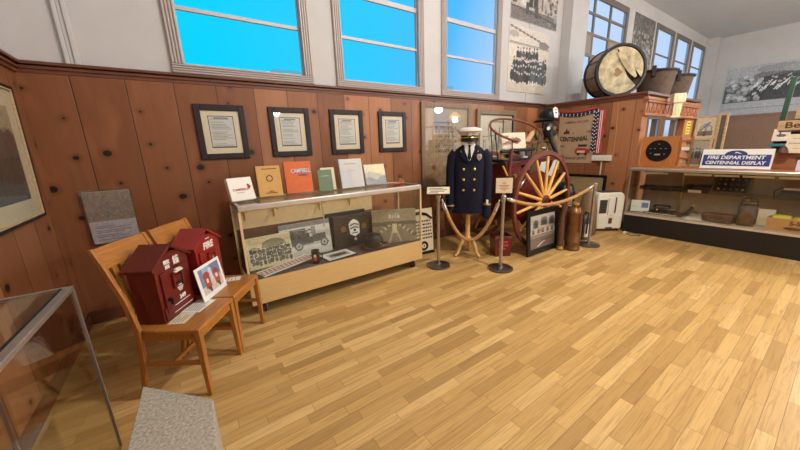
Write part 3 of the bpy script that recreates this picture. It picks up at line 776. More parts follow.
# ------------------------------------------------------------------ long showcase under the documents
CX, CY = .36, 3.13
CL, CD, CZ0, CZ1, CT = 2.13, .53, .13, .385, 1.13
t = thing('display_case', 'long tan based glass showcase on casters under the framed documents', 'showcase', (CX, CY, 0))
b = MB().box(0, CL, 0, .018, CZ0, CZ1).box(0, .018, .018, CD, CZ0, CZ1).box(CL - .018, CL, .018, CD, CZ0, CZ1).box(.018, CL - .018, CD - .018, CD, CZ0, CZ1)
b.build('base_panel', 'maple', t, bevel=.003)
MB().box(.018, CL - .018, .018, CD - .018, CZ1 - .02, CZ1).build('deck', 'greyleather', t)
b = MB().box(0, CL, -.008, .03, CT - .062, CT); b.build('front_rail', 'alu', t, bevel=.012)
b = MB().box(0, .03, .03, CD, CT - .05, CT).box(CL - .03, CL, .03, CD, CT - .05, CT).box(0, CL, CD - .03, CD, CT - .05, CT); b.build('top_frame', 'alu', t, bevel=.006)
for x in (0, CL - .022): MB().box(x, x + .022, 0, .022, CZ1, CT - .06).build('corner_post', 'maplein', t, bevel=.003)
for x in (0, CL - .022): MB().box(x, x + .022, CD - .022, CD, CZ1, CT - .05).build('corner_post', 'maplein', t, bevel=.003)
MB().box(.03, CL - .03, .03, CD - .03, CT - .012, CT - .006).build('top_glass', 'caseglass', t)
MB().box(.022, CL - .022, .006, .011, CZ1, CT - .06).build('front_glass', 'caseglass', t)
for x in (.006, CL - .011): MB().box(x, x + .005, .022, CD - .022, CZ1, CT - .05).build('end_glass', 'caseglass', t)
MB().box(.8, .812, .004, .016, .80, CT - .06).build('glass_joint', 'steel', t)
MB().box(.022, CL - .45, CD - .02, CD - .012, .80, CT - .05).build('back_panel', 'maplein', t)
MB().box(.022, CL - .45, CD - .02, CD - .012, CZ1, .80).build('back_panel', 'leather', t)
for x in (.12, .42, .95, 1.35):
    MB().box(x, x + .012, .30, CD - .02, 1.0, 1.012).box(x, x + .012, CD - .04, CD - .02, .9, 1.012).build('shelf_bracket', 'brass', t)
for x in (.12, CL - .1):
    for y in (.10, CD - .1):
        c = MB().box(x - .02, x + .02, y - .02, y + .02, .085, CZ0).box(x - .026, x - .02, y - .03, y + .03, .03, .12).box(x + .02, x + .026, y - .03, y + .03, .03, .12).build('caster', 'steel', t)
        MB().cyl((x - .016, y, .05), (x + .016, y, .05), .05, 18).build('wheel', 'rubber', c, smooth=True)

GB = 'books on top of the long showcase'
def lean(name, label, cat, x, y, z, rz, tilt, group=None): return thing(name, label, cat, (x, y, z), rz, group, -math.radians(tilt))
def book(label, x, y, rz, w, h, th, cover, tilt=10, name='book', pages='paper'):
    t = lean(name, label, 'book', x, y, CT + .003 + th * math.sin(math.radians(tilt)), rz, tilt, GB)
    MB().box(-w / 2, w / 2, 0, .003, 0, h).box(-w / 2, w / 2, th - .003, th, 0, h).box(-w / 2, -w / 2 + .003, .003, th - .003, 0, h).build('cover', cover, t, bevel=.0015)
    MB().box(-w / 2 + .005, w / 2 - .006, .003, th - .003, .004, h - .004).build('pages', pages, t)
    return t
def spiral(t, w, h, x, mtl='black'):
    b = MB(); n = int(h / .016)
    for k in range(n):
        z = .012 + k * .016
        b.tube([(x + .011 * math.cos(a), .006 + .011 * math.sin(a), z) for a in np.linspace(0, 2 * PI, 9)[:-1]], .0022, 5, closed=True)
    b.build('spiral_binding', mtl, t)
t = book('cream book with red lettering and a red emblem, leftmost on the long showcase', .47, 3.37, .30, .235, .225, .05, 'paper', 16)
text(t, 'CAMPBELL', .03, 'redink', -.01, -.001, .105, sx=1.05, bold=.0006)
MB().at(T(.075, 0, .13)).prism([(.016 * math.cos(a) * (1 + .35 * math.cos(5 * a)), .026 * math.sin(a) * (1 + .2 * math.cos(3 * a))) for a in np.linspace(0, 2 * PI, 24)[:-1]], -.002, -.0005).build('emblem', 'redink', t)
MB().box(-.06, .02, -.0015, -.0005, .075, .079).build('lettering', 'redink', t)
t = book('mustard spiral bound book with a round seal, second from left on the showcase', .753, 3.50, -.12, .24, .325, .022, 'mustard', 14)
spiral(t, .24, .325, -.122)
for z, ww in ((.292, .15), (.036, .11), (.052, .05)): MB().box(-ww / 2 + .01, ww / 2 + .01, -.0015, -.0004, z - .004, z + .004).build('lettering', 'brownink', t)
b = MB().at(T(.005, 0, .19))
b.prism([(.034 * math.cos(a), .036 * math.sin(a)) for a in np.linspace(0, 2 * PI, 28)[:-1]], -.0012, -.0004).build('seal', 'brownink', t)
b = MB().at(T(.005, 0, .19)); b.prism([(.024 * math.cos(a) * (1 + .18 * math.cos(6 * a)), .026 * math.sin(a)) for a in np.linspace(0, 2 * PI, 28)[:-1]], -.0020, -.0012).build('seal', 'mustard', t)
t = book('thick orange binder lettered in blue and white, standing on the showcase', 1.067, 3.50, -.1, .29, .345, .055, 'orange', 10, name='binder')
text(t, 'CAMPBELL', .062, 'bluegrey', .03, -.0012, .238, sx=.72, bold=.003)
text(t, 'CAMPBELL', .062, 'white', .0285, -.003, .241, sx=.72, bold=.0002)
text(t, 'CALIFORNIA', .02, 'ink', .045, -.0012, .193, sx=.9, bold=.0006)
t = book('sage green pamphlet in front of a cream booklet on the showcase', 1.362, 3.47, -.1, .165, .245, .012, 'sage', 12)
MB().box(-.045, .045, -.0015, -.0004, .17, .174).build('lettering', 'paper', t)
t = book('cream booklet half hidden behind the sage green pamphlet', 1.415, 3.51, -.1, .165, .265, .012, 'cream', 12)
t = book('white glossy binder standing between green pamphlet and glossy photo book', 1.71, 3.47, -.02, .30, .345, .045, 'white', 12, name='binder')
MB().box(-.09, .07, -.0014, -.0004, .285, .289).box(-.04, .04, -.0014, -.0004, .2, .203).build('lettering', 'greyplastic', t)
MB().box(-.145, .145, -.004, -.002, .006, .339).build('plastic_sleeve', 'acrylic', t)
spiral(t, .3, .345, -.152, 'greyplastic')
t = book('pale yellow and silver photo book, rightmost standing on the showcase', 2.07, 3.53, -.05, .30, .265, .02, 'cream', 14)
p = Pic(40, 34, (226, 218, 190)); p.below(lambda u: .55 + .1 * np.sin(u * 5), (190, 186, 176)); p.below(lambda u: .32 + .08 * np.sin(u * 9), (150, 152, 156)); p.rect(.3, .9, .6, .95, (240, 226, 160), .5); p.noise(46, 7, 1)
p.mesh('cover_print', .296, .261, t, y=-.001, z=.002); spiral(t, .3, .265, -.152, 'greyplastic')
t = thing('booklet', 'orange booklet lying flat at the right end of the showcase top', 'book', (2.33, 3.45, CT + .004), .25, GB)
MB().box(-.09, .09, -.06, .06, 0, .006).build('cover', 'orange', t, bevel=.001)
MB().bar((.085, -.05, .008), (.12, .05, .03), .004, .05).build('loose_page', 'cream', t)

# contents of the long showcase
def leanphoto(label, x, y, z, rz, w, h, p, tilt, name='photo_board', border='white', bw=0.0, th=.006, cat='photograph', group=None):
    t = lean(name, label, cat, x, y, z + .001 + th * math.sin(math.radians(tilt)), rz, tilt, group)
    MB().box(-w / 2, w / 2, 0, th, 0, h).build('board', border, t)
    p.mesh('print', w - 2 * bw - .002, h - 2 * bw - .002, t, y=-.001, z=bw + .001)
    return t
DZ = CZ1 + .001
p = Pic(60, 50, (236, 226, 198)); p.below(lambda u: .8 + .05 * np.sin(u * 8), (222, 212, 182)); p.ell(.6, .72, .26, .16, (140, 140, 116)); p.ell(.15, .6, .1, .1, (160, 156, 130))
for k in range(4): p.people([(.46 - .12 * k, .05, .98, 11)], 10 + k, .15, 60 + 8 * k, 190)
p.rect(.05, .12, .5, .62, 50); p.noise(40, 2, 1); p.tint((255, 246, 226))
leanphoto('sepia photograph of a street crowd at the left inside the long showcase', .66, 3.44, DZ, .06, .47, .34, p, 12)
p = Pic(66, 46, (214, 210, 206)); p.rect(0, 1, 0, .2, (200, 196, 190)); p.rect(0, 1, .86, 1, (120, 120, 120)); p.rect(.1, .5, .55, .83, (120, 116, 112)); p.people([(.5, .12, .55, 6)], 4, .2, 50, 160); p.rect(.05, .62, .34, .54, (74, 72, 72))
p.rect(.62, .9, .36, .6, (92, 90, 90)); p.line(.06, .70, .6, .76, .018, (60, 58, 58)); p.line(.06, .62, .6, .67, .012, (70, 66, 66)); p.rect(.6, .7, .58, .85, (150, 146, 142)); p.rect(.0, .95, .30, .345, (170, 166, 160))
for u in (.33, .85): p.ell(u, .32, .085, .125, (60, 58, 58)); p.ell(u, .32, .06, .09, (176, 172, 166)); p.ell(u, .32, .02, .03, (60, 58, 58))
p.noise(30, 3, 1)
leanphoto('grey photograph of an old motor fire engine inside the long showcase', 1.09, 3.52, DZ, 0.02, .60, .40, p, 8)
t = lean('album', 'black album behind the badge album inside the showcase', 'album', 1.64, 3.575, DZ + .010, 0.0, 4)
MB().box(-.27, .27, 0, .04, 0, .435).build('cover', 'black', t, bevel=.004)
t = lean('album', 'black album with a white fire badge on its cover inside the showcase', 'album', 1.70, 3.49, DZ + .009, 0.0, 8)
MB().box(-.27, .27, 0, .008, 0, .40).box(-.27, .27, .045, .053, 0, .40).box(-.27, -.262, .008, .045, 0, .40).build('cover', 'blackframe', t, bevel=.003)
MB().box(-.258, .262, .008, .045, .006, .394).build('pages', 'bluegrey', t)
sh = [(-.075, .28), (-.065, .155), (0, .12), (.065, .155), (.075, .28), (.05, .315), (0, .34), (-.05, .315)]
bd = MB().prism(sh, -.006, -.001).build('badge', 'white', t, bevel=.001)
b = MB()
for z, c in ((.275, .02), (.232, .015)): b.prism([(-.058, z - c), (0, z), (.058, z - c), (.058, z - c + .014), (0, z + .014), (-.058, z - c + .014)], -.008, -.006)
b.prism([(.018 * math.cos(a), .2 + .018 * math.sin(a)) for a in np.linspace(0, 2 * PI, 13)[:-1]], -.008, -.006)
b.box(-.042, .042, -.008, -.006, .158, .17); b.build('badge_mark', 'ink', bd)
for x in (-.15, .14):
    MB().prism([(x - .03, .2), (x - .035, .25), (x, .275), (x + .035, .25), (x + .03, .2)], -.004, -.001).build('badge', 'copper', t)
MB().prism([(.02 * math.cos(a), .085 + .02 * math.sin(a)) for a in np.linspace(0, 2 * PI, 13)[:-1]], -.004, -.001).build('badge', 'silver', t)
p = Pic(56, 44, (180, 164, 134)); p.rect(0, 1, .62, 1, (150, 136, 108)); p.below(lambda u: .62 + 0 * u, (132, 118, 92)); p.rect(.0, 1, .52, .64, (84, 74, 58), .8)
for k in range(9):
    for s in (-1, 1):
        f = k / 9.0; p.ell(.5 + s * (.08 + .42 * f), .56 - .38 * f, .03 + .03 * f, .03 + .04 * f, (196, 184, 150) if k % 2 else (90, 80, 62), .85)
p.line(.5, .5, .36, .0, .02, (180, 168, 136)); p.line(.5, .5, .64, 0, .02, (180, 168, 136)); p.rect(.45, .55, .32, .56, (206, 194, 160)); p.rect(.42, .58, .28, .33, (200, 190, 160))
p.people([(.74, .38, .62, 4)], 7, .1, 180, 190); p.noise(40, 4, 1)
leanphoto('sepia photograph of a firemen parade at the right inside the long showcase', 2.17, 3.29, DZ, -.42, .58, .43, p, 8)
# leather helmet with wide brim
t = thing('leather_helmet', 'dark leather fire helmet with a wide brim lying inside the long showcase', 'helmet', (1.83, 3.265, DZ), -.2)
b = MB(); rings = []
for f, z, rx_, ry_ in ((0, .035, .125, .105), (1, .09, .125, .105), (2, .135, .115, .096), (3, .175, .085, .07), (4, .195, .04, .034), (5, .199, .008, .006)):
    rings.append([(rx_ * math.cos(a), ry_ * math.sin(a), z) for a in np.linspace(0, 2 * PI, 25)[:-1]])
b.loft(rings).build('crown', 'black', t, smooth=True)
b = MB(); k = np.linspace(0, 2 * PI, 33)[:-1]
def rim(a, s): return ((.16 + .07 * max(0, math.cos(a))) * math.cos(a) * s, .105 * math.sin(a) * s)
b.loft([[(*rim(a, 1.0), .006 + .02 * (math.sin(a) ** 2)) for a in k], [(*rim(a, .78), .045) for a in k], [(*rim(a, .78), .05) for a in k], [(*rim(a, 1.0), .012 + .02 * (math.sin(a) ** 2)) for a in k]], cap=False).build('brim', 'leather', t, smooth=True)
for a in (0.4, 1.2, 2.0, 2.8, -.4, -1.2, -2.0, -2.8):
    MB().tube([(.122 * math.cos(a), .102 * math.sin(a), .06), (.108 * math.cos(a), .09 * math.sin(a), .145), (.03 * math.cos(a), .025 * math.sin(a), .197)], .004, 6).build('crown_seam', 'leather', t, smooth=True)
MB().lathe([(.012, 0), (.012, .006)], 10).at(rot()).build('rivet', 'silver', t).location = (.06, -.09, .07)
# small framed photograph lying flat, mug, ribbon scroll
t = thing('framed_snapshot', 'small black framed photograph lying flat at the front of the long showcase', 'picture', (1.36, 3.30, DZ + .002), .12)
MB().box(-.19, .19, -.13, .13, 0, .008).build('frame', 'black', t, bevel=.002)
MB().box(-.178, .178, -.118, .118, .008, .0095).build('mat_board', 'white', t)
p = Pic(44, 28, (176, 172, 166)); p.ell(.5, .5, .42, .3, (70, 70, 66)); p.people([(.3, .12, .9, 9)], 8, .3, 50, 150); p.noise(50, 8, 1)
p.mesh('print', .26, .15, t, X=T(0, -.075, .0098) @ rot(0, -PI / 2))
t = thing('mug', 'small black mug with a red and white emblem inside the long showcase', 'mug', (1.065, 3.225, DZ), -.5)
MB().lathe([(.04, 0), (.043, .01), (.043, .145), (.046, .15), (.042, .15), (.039, .14), (.039, .02)], 24).build('body', 'black', t, smooth=True)
MB().tube([(.042, 0, .115), (.07, 0, .11), (.075, 0, .075), (.065, 0, .045), (.042, 0, .04)], .006, 8).build('handle', 'black', t, smooth=True)
b = MB(); b.loft([[(.0445 * math.sin(a), -.0445 * math.cos(a), z) for a in np.linspace(-.45, .45, 8)] for z in (.04, .065, .10)], cap=False); b.build('emblem', 'buntred', t)
b = MB(); b.loft([[(.045 * math.sin(a), -.045 * math.cos(a), z) for a in np.linspace(-.25, .3, 6)] for z in (.08, .11)], cap=False); b.build('emblem', 'cream', t)
t = thing('paper_strip', 'pale paper strip with red printed bands lying at the front left of the long showcase', 'paper', (.78, 3.33, DZ), .08)
MB().bar((-.30, -.06, .005), (.27, .05, .035), .19, .003, (0, 0, 1)).build('sheet', 'paper', t)
b = MB()
for i in range(13):
    for j in range(3): f = (i + .5) / 13; b.at(T(-.30 + .57 * f, -.06 + .11 * f - .05 + .045 * j, .0072 + .03 * f)).box(-.016, .016, -.009, .009, 0, .002)
b.build('printed_band', 'redink', t)

# cream poster board standing to the right of the showcase
t = thing('poster_board', 'cream board with black text and a wheel drawing, right of the long showcase', 'sign', (2.83, 3.53, 0), -.12, None, math.radians(-4))
MB().box(-.25, .19, 0, .012, .035, .70).build('board', 'cream', t)
MB().box(-.25, .2, -.006, .02, 0, .045).build('bottom_edge', 'black', t)
MB().box(.19, .2, -.004, .02, .045, .70).build('side_edge', 'black', t)
b = MB().prism([(-.2, .60), (-.05, .615), (.08, .585), (.17, .52), (.19, .55), (.09, .63), (-.05, .665), (-.2, .65)], -.002, 0); b.build('printed_band', 'black', t)
r_ = np.random.RandomState(4); b = MB()
for k in range(6):
    x = -.2; z = .50 - k * .052
    while x < .15: w_ = .02 + .02 * r_.rand(); b.box(x, x + w_, -.0015, 0, z, z + .024); x += w_ + .012
b.build('text_block', 'ink', t)
b = MB(); b.at(T(.02, 0, .13)).lathe([(.075, 0), (.075, .0015)], 28); b.v = [(v[0], -.0015 + 0 * v[2] - (v[2] - .13) * .2, v[1] + .13) for v in b.v]; b.build('wheel_drawing', 'black', t)
b = MB(); b.prism([(.02 + .036 * math.cos(a), .13 + .036 * math.sin(a)) for a in np.linspace(0, 2 * PI, 20)[:-1]], -.004, -.0022).build('wheel_drawing', 'cream', t)
b = MB(); b.prism([(.02 + .016 * math.cos(a), .13 + .016 * math.sin(a)) for a in np.linspace(0, 2 * PI, 16)[:-1]], -.0052, -.004).build('wheel_drawing', 'redink', t)

# ------------------------------------------------------------------ uniform on its stand
UX, UY, URZ = 3.315, 3.09, -.80
t = thing('dress_form', 'pale birch tripod stand that carries the navy dress uniform', 'mannequin stand', (UX, UY, 0), URZ)
MB().lathe([(.022, .22), (.04, .25), (.042, .30), (.03, .36), (.035, .45), (.032, .60), (.03, .652)], 20).build('pole', 'birch', t, smooth=True)
for a in (-2.55, -.62, 1.4):
    dx, dy = math.cos(a), math.sin(a)
    b = MB().tube([(.02 * dx, .02 * dy, .255), (.08 * dx, .08 * dy, .25), (.13 * dx, .13 * dy, .16), (.16 * dx, .16 * dy, .07), (.21 * dx, .21 * dy, .018)], [.034, .033, .028, .023, .02], 10)
    b.build('leg', 'birch', t, smooth=True)
MB().lathe([(.045, 1.603), (.048, 1.62), (.058, 1.66), (.056, 1.72), (.001, 1.74)], 20).build('neck', 'captop', t, smooth=True)
t = thing('uniform_coat', 'navy double breasted dress uniform coat with brass buttons and a silver badge', 'uniform', (UX, UY, 0), URZ)
def ring(a, b_, z, n=28, p=2.4, dy=0.0):
    r = []
    for k in range(n):
        th = 2 * PI * k / n; c_, s_ = math.cos(th), math.sin(th)
        r.append((a * math.copysign(abs(c_) ** (2 / p), c_), dy + b_ * math.copysign(abs(s_) ** (2 / p), s_), z))
    return r
b = MB().loft([ring(.232, .135, .655), ring(.230, .134, .67), ring(.218, .128, .9), ring(.208, .122, 1.1), ring(.215, .122, 1.28), ring(.225, .115, 1.42), ring(.222, .102, 1.49), ring(.165, .085, 1.555), ring(.095, .07, 1.60), ring(.085, .066, 1.60)])
b.build('coat_body', 'navy', t, smooth=True)
for s, low in ((-1, .70), (1, .60)):
    pts = [(s * .18, 0, 1.50), (s * .222, .0, 1.44), (s * .245, .005, 1.28), (s * .252, .0, 1.08), (s * .252, -.03, .88), (s * .248, -.055, low)]
    MB().tube(pts, [.075, .078, .072, .066, .062, .062], 16, flat=1.0).build('sleeve', 'navy', t, smooth=True)
    p0, p1 = Vector(pts[-2]), Vector(pts[-1]); d = (p1 - p0)
    for f in (.62,) if s < 0 else (.30,):
        MB().tube([p0 + d * f, p0 + d * (f + .10)], .0635, 16).build('cuff_stripe', 'brass', t, smooth=True)
MB().prism([(.235, .80), (.262, .79), (.268, .85), (.24, .86)], -.135, -.112).build('white_glove_clip', 'white', t, bevel=.003)
for s in (-1, 1):
    MB().prism([(s * .012, 1.35), (s * .075, 1.40), (s * .135, 1.475), (s * .10, 1.50), (s * .115, 1.53), (s * .075, 1.575), (s * .05, 1.55), (s * .06, 1.46)], -.132, -.098).build('lapel', 'navy', t, bevel=.004)
    for z in (1.275, 1.135, .99):
        MB().lathe([(.001, 0), (.016, .001), (.017, .006), (.010, .012), (.001, .014)], 14).at(rot()).build('button', 'brass', t, smooth=True)
        o = bpy.context.scene.collection.objects[-1]; o.location = (s * .072, -.128, z); o.rotation_euler = (PI / 2, 0, 0)
    MB().lathe([(.001, 0), (.014, .001), (.012, .006), (.001, .007)], 12).build('collar_pin', 'silver', t, smooth=True)
    o = COL.objects[-1]; o.location = (s * .105, -.118, 1.515); o.rotation_euler = (PI / 2, 0, 0)
bd = MB().prism([(.105, 1.475), (.155, 1.475), (.165, 1.45), (.158, 1.415), (.13, 1.385), (.102, 1.415), (.095, 1.45)], -.134, -.112).build('badge', 'silver', t, bevel=.003)
MB().prism([(.13 + .014 * math.cos(a), 1.435 + .014 * math.sin(a)) for a in np.linspace(0, 2 * PI, 13)[:-1]], -.138, -.134).build('badge_seal', 'brass', bd)
t = thing('dress_shirt', 'white shirt front showing at the neck of the navy uniform coat', 'shirt', (UX, UY, 0), URZ)
MB().prism([(-.058, 1.60), (.058, 1.60), (.066, 1.54), (.012, 1.39), (-.012, 1.39), (-.066, 1.54)], -.134, -.09).build('shirt_front', 'shirt', t, bevel=.004)
for s in (-1, 1): MB().prism([(s * .004, 1.605), (s * .06, 1.64), (s * .078, 1.60), (s * .045, 1.535)], -.124, -.085).build('collar', 'shirt', t, bevel=.004)
t = thing('necktie', 'black necktie on the white shirt of the dress uniform', 'tie', (UX, UY, 0), URZ)
MB().prism([(-.017, 1.598), (.017, 1.598), (.011, 1.56), (.024, 1.43), (0, 1.385), (-.024, 1.43), (-.011, 1.56)], -.142, -.125).build('tie', 'black', t, bevel=.003)
t = thing('peaked_cap', 'white peaked cap with black band and visor above the dress uniform', 'cap', (UX, UY, 1.66), URZ)
b = MB().loft([ring(.112, .125, .035), ring(.120, .132, .075), ring(.165, .175, .115, dy=-.01), ring(.16, .168, .145, dy=-.005), ring(.09, .1, .165), ring(.01, .01, .168)]); b.build('crown', 'captop', t, smooth=True)
MB().loft([ring(.116, .128, .0), ring(.118, .13, .005), ring(.118, .13, .06), ring(.116, .128, .065)]).build('band', 'black', t, smooth=True)
vis = []
for k in range(13):
    a = PI + .25 + (PI - .5) * k / 12; vis.append((a, .118 * math.cos(a), .13 * math.sin(a), .128 * math.cos(a), .13 * math.sin(a) - .075 * math.sin(PI * k / 12)))
b = MB()
b.loft([[(x0, y0, .012), (x1, y1, -.022), (x1, y1, -.017), (x0, y0, .018)] for (_, x0, y0, x1, y1) in vis]); b.build('visor', 'black', t, smooth=True)
b = MB(); b.tube([(.121 * math.cos(a), .133 * math.sin(a), .03) for (a, *_r) in vis], .007, 8); b.build('chin_strap', 'brass', t, smooth=True)
MB().prism([(-.02, .05), (.02, .05), (.024, .085), (0, .115), (-.024, .085)], -.165, -.13).build('cap_badge', 'silver', t, bevel=.003)

# ------------------------------------------------------------------ stanchions, ropes, their signs
def stanchion():
    t = thing('stanchion', 'steel stanchion nearest the showcase, left of the dress uniform', 'stanchion', (2.69, 3.03, 0), 0, 'steel rope stanchions')
    MB().lathe([(.155, 0), (.16, .006), (.158, .022), (.145, .03), (.04, .036), (.034, .042), (.03, .06)], 36).build('base', 'basemetal', t, smooth=True)
    MB().cyl((0, 0, .03), (0, 0, .955), .021, 20).build('pole', 'steel', t, smooth=True)
    MB().lathe([(.021, .90), (.03, .905), (.03, .95), (.034, .955), (.034, .968), (.026, .978), (.004, .982)], 20).build('cap', 'steel', t, smooth=True)
    return t
st = stanchion()
copy_tree(st, (3.24, 2.435, 0), 0, 'steel stanchion in the middle, below the small white card')
copy_tree(st, (5.09, 2.195, 0), 0, 'rightmost steel stanchion, in front of the white dehumidifier')
def rope(label, p, q, low, sag_pos=.5):
    t = thing('barrier_rope', label, 'rope', p, 0, 'tan barrier ropes')
    d = Vector(q) - Vector(p); n = 26; pts = []
    z0, z1 = 0, d.z; zl = low - p[2]
    for k in range(n + 1):
        f = k / n; base = z0 + (z1 - z0) * f
        mid = z0 + (z1 - z0) * sag_pos
        s_ = 4 * f * (1 - f); pts.append((d.x * f, d.y * f, base + (zl - mid) * s_))
    MB().tube(pts[1:-1], .023, 12).build('cord', 'rope', t, smooth=True)
    for a, c in ((pts[0], pts[2]), (pts[-1], pts[-3])):
        a = Vector(a); c = Vector(c); m = a + (c - a) * .95
        MB().tube([a, a + (m - a) * .3, a + (m - a) * .35, m], [.012, .012, .026, .027], 14).build('end_hook', 'chrome', t, smooth=True)
rope('tan rope hanging low in front of the dress uniform stand', (2.72, 2.995, .925), (3.21, 2.465, .925), .385)
rope('tan rope hanging in a shallow curve in front of the cart wheel', (3.285, 2.43, .935), (5.05, 2.2, .945), .765)
t = thing('sign_plate', 'cream lettered plate tilted on top of the stanchion nearest the showcase', 'sign', (2.69, 3.03, .985), -.75)
MB().bar((0, 0, 0), (0, 0, .035), .02, .02).build('bracket', 'steel', t)
b = MB().at(T(0, 0, .05) @ rot(0, math.radians(-62))); b.box(-.145, .145, -.006, .002, -.07, .08); b.build('plate', 'cream', t, bevel=.002)
b = MB().at(T(0, 0, .05) @ rot(0, math.radians(-62)))
for z, x0, x1 in ((.045, -.11, .06), (.012, -.12, .11), (-.02, -.1, .08), (-.05, -.12, .0)): b.box(x0, x1, -.0075, -.006, z - .005, z + .005)
b.build('lettering', 'brownink', t)
t = thing('sign_card', 'small white card with red printed lines on top of the middle stanchion', 'sign', (3.24, 2.435, .985), -.80)
MB().box(-.02, .02, -.006, .006, 0, .03).build('bracket', 'steel', t)
MB().box(-.098, .098, -.008, -.002, .02, .205).build('card', 'cream', t, bevel=.002)
for z, ww in ((.155, .03), (.135, .05), (.115, .12), (.098, .09), (.078, .11), (.06, .05)): MB().box(-ww / 2, ww / 2, -.0092, -.008, z - .003, z + .003).build('lettering', 'redink', t)

# ------------------------------------------------------------------ hose cart
HX, HZ = 4.40, .745
t = thing('hose_cart', 'antique hose cart with tall spoked wheels, maroon reel and iron hoop', 'cart', (HX, 0, 0))
def wheel(y):
    w = None; R = .725
    b = MB(); n = 56
    sec = ((R, -.02), (R, .02), (R - .05, .02), (R - .056, 0), (R - .05, -.02))
    rings = [[(r * math.cos(a), y + dy, HZ + r * math.sin(a)) for r, dy in sec] for a in np.linspace(0, 2 * PI, n + 1)[:-1]]
    k = len(sec); vs = [p for r in rings for p in r]
    fs = [(i * k + j, i * k + (j + 1) % k, ((i + 1) % n) * k + (j + 1) % k, ((i + 1) % n) * k + j) for i in range(n) for j in range(k)]
    b.raw(vs, fs); w = b.build('wheel', 'felloe', t, smooth=True)
    rings = [[(r * math.cos(a), y + dy, HZ + r * math.sin(a)) for r, dy in ((R + .008, -.02), (R + .008, .02), (R, .02), (R, -.02))] for a in np.linspace(0, 2 * PI, n + 1)[:-1]]
    k = 4; b = MB(); b.raw([p for r in rings for p in r], [(i * k + j, i * k + (j + 1) % k, ((i + 1) % n) * k + (j + 1) % k, ((i + 1) % n) * k + j) for i in range(n) for j in range(k)]); b.build('tyre', 'felloe', w, smooth=True)
    for i in range(14):
        a = 2 * PI * (i + .35) / 14; c_, s_ = math.cos(a), math.sin(a)
        MB().tube([(.07 * c_, y - .02, HZ + .07 * s_), (.2 * c_, y - .016, HZ + .2 * s_), ((R - .07) * c_, y, HZ + (R - .07) * s_)], [.022, .026, .019], 10).build('spoke', 'spoke', w, smooth=True)
    MB().at(T(0, y, HZ) @ rot(0, PI / 2)).lathe([(.03, -.10), (.055, -.09), (.06, -.05), (.09, -.04), (.1, 0), (.09, .05), (.06, .06), (.05, .1)], 24).build('hub', 'cartred', w, smooth=True)
    return w
wheel(2.60); wheel(3.62)
MB().cyl((0, 2.5, HZ), (0, 3.72, HZ), .03, 16).build('axle', 'iron', t)
MB().at(T(0, 3.11, HZ) @ rot(0, PI / 2)).lathe([(.34, -.36), (.36, -.34), (.36, .34), (.34, .36)], 40).build('hose_reel', 'cartred', t, smooth=True)
for y in (2.74, 3.47): MB().at(T(0, y, HZ) @ rot(0, PI / 2)).lathe([(.44, -.012), (.45, 0), (.44, .012)], 48).build('reel_flange', 'cartred', t, smooth=True)
b = MB()
for y in (2.76, 3.45):
    MB().bar((-.74, y, 1.31), (.75, y, 1.36), .05, .06).build('side_rail', 'cartred', t, bevel=.006)
    MB().bar((-.05, y, HZ), (-.45, y, 1.32), .045, .03).build('strut', 'cartred', t, bevel=.004)
    MB().bar((.05, y, HZ), (.45, y, 1.34), .045, .03).build('strut', 'cartred', t, bevel=.004)
MB().box(-.72, .45, 2.80, 3.42, 1.34, 1.37).build('tool_tray', 'cartred', t, bevel=.004)
b = MB().box(-.74, .47, 2.78, 2.80, 1.34, 1.385).box(-.74, .47, 3.42, 3.44, 1.34, 1.385).box(-.74, -.72, 2.80, 3.42, 1.34, 1.385); b.build('tray_side', 'iron', t, bevel=.003)
MB().box(-.72, -.38, 2.74, 3.0, .98, 1.33).build('side_box', 'cartred', t, bevel=.012)
MB().cyl((-.55, 2.735, 1.15), (-.55, 2.70, 1.15), .03, 14).build('box_knob', 'brass', t, smooth=True)
MB().cyl((-.70, 2.72, .98), (-.66, 2.72, 1.52), .024, 12).build('upright', 'cartred', t, smooth=True)
MB().tube([(-.74, 3.42, 1.30), (-1.2, 3.52, .9), (-1.3, 3.56, .55)], .028, 10).build('tow_pole', 'felloe', t, smooth=True)
n = 48; hc = Vector((-.06, 3.05, 1.785)); A_ = Vector((.66, 0.0, -.085)); B_ = Vector((.24, .17, .16))
MB().tube([hc + A_ * math.cos(a) + B_ * math.sin(a) for a in np.linspace(0, 2 * PI, n + 1)[:-1]], .016, 8, closed=True).build('hoop', 'felloe', t, smooth=True)
for a in (3.0, 3.8, 4.5, 5.3, 2.2, .5):
    q = hc + A_ * math.cos(a) + B_ * math.sin(a)
    MB().cyl((q.x * .9 - .0, min(max(q.y, 2.80), 3.40), 1.37), q, .007, 8).build('hoop_rod', 'iron', t, smooth=True)
MB().tube([(-.70, 2.86, 1.49), (.15, 2.9, 1.50)], .022, 10).build('black_bar', 'iron', t, smooth=True)
MB().tube([(-.5, 2.9, 1.42), (-.1, 3.1, 1.5), (.3, 3.2, 1.42)], .03, 10).build('coiled_strap', 'iron', t, smooth=True)
MB().tube([(-.3, 2.95, 1.2), (0, 2.78, 1.33), (.35, 2.76, 1.40)], .018, 8).build('brace', 'iron', t, smooth=True)
MB().cyl((-.80, 2.74, 1.30), (-.72, 2.72, 1.17), .012, 8).build('crank_handle', 'spoke', t, smooth=True)

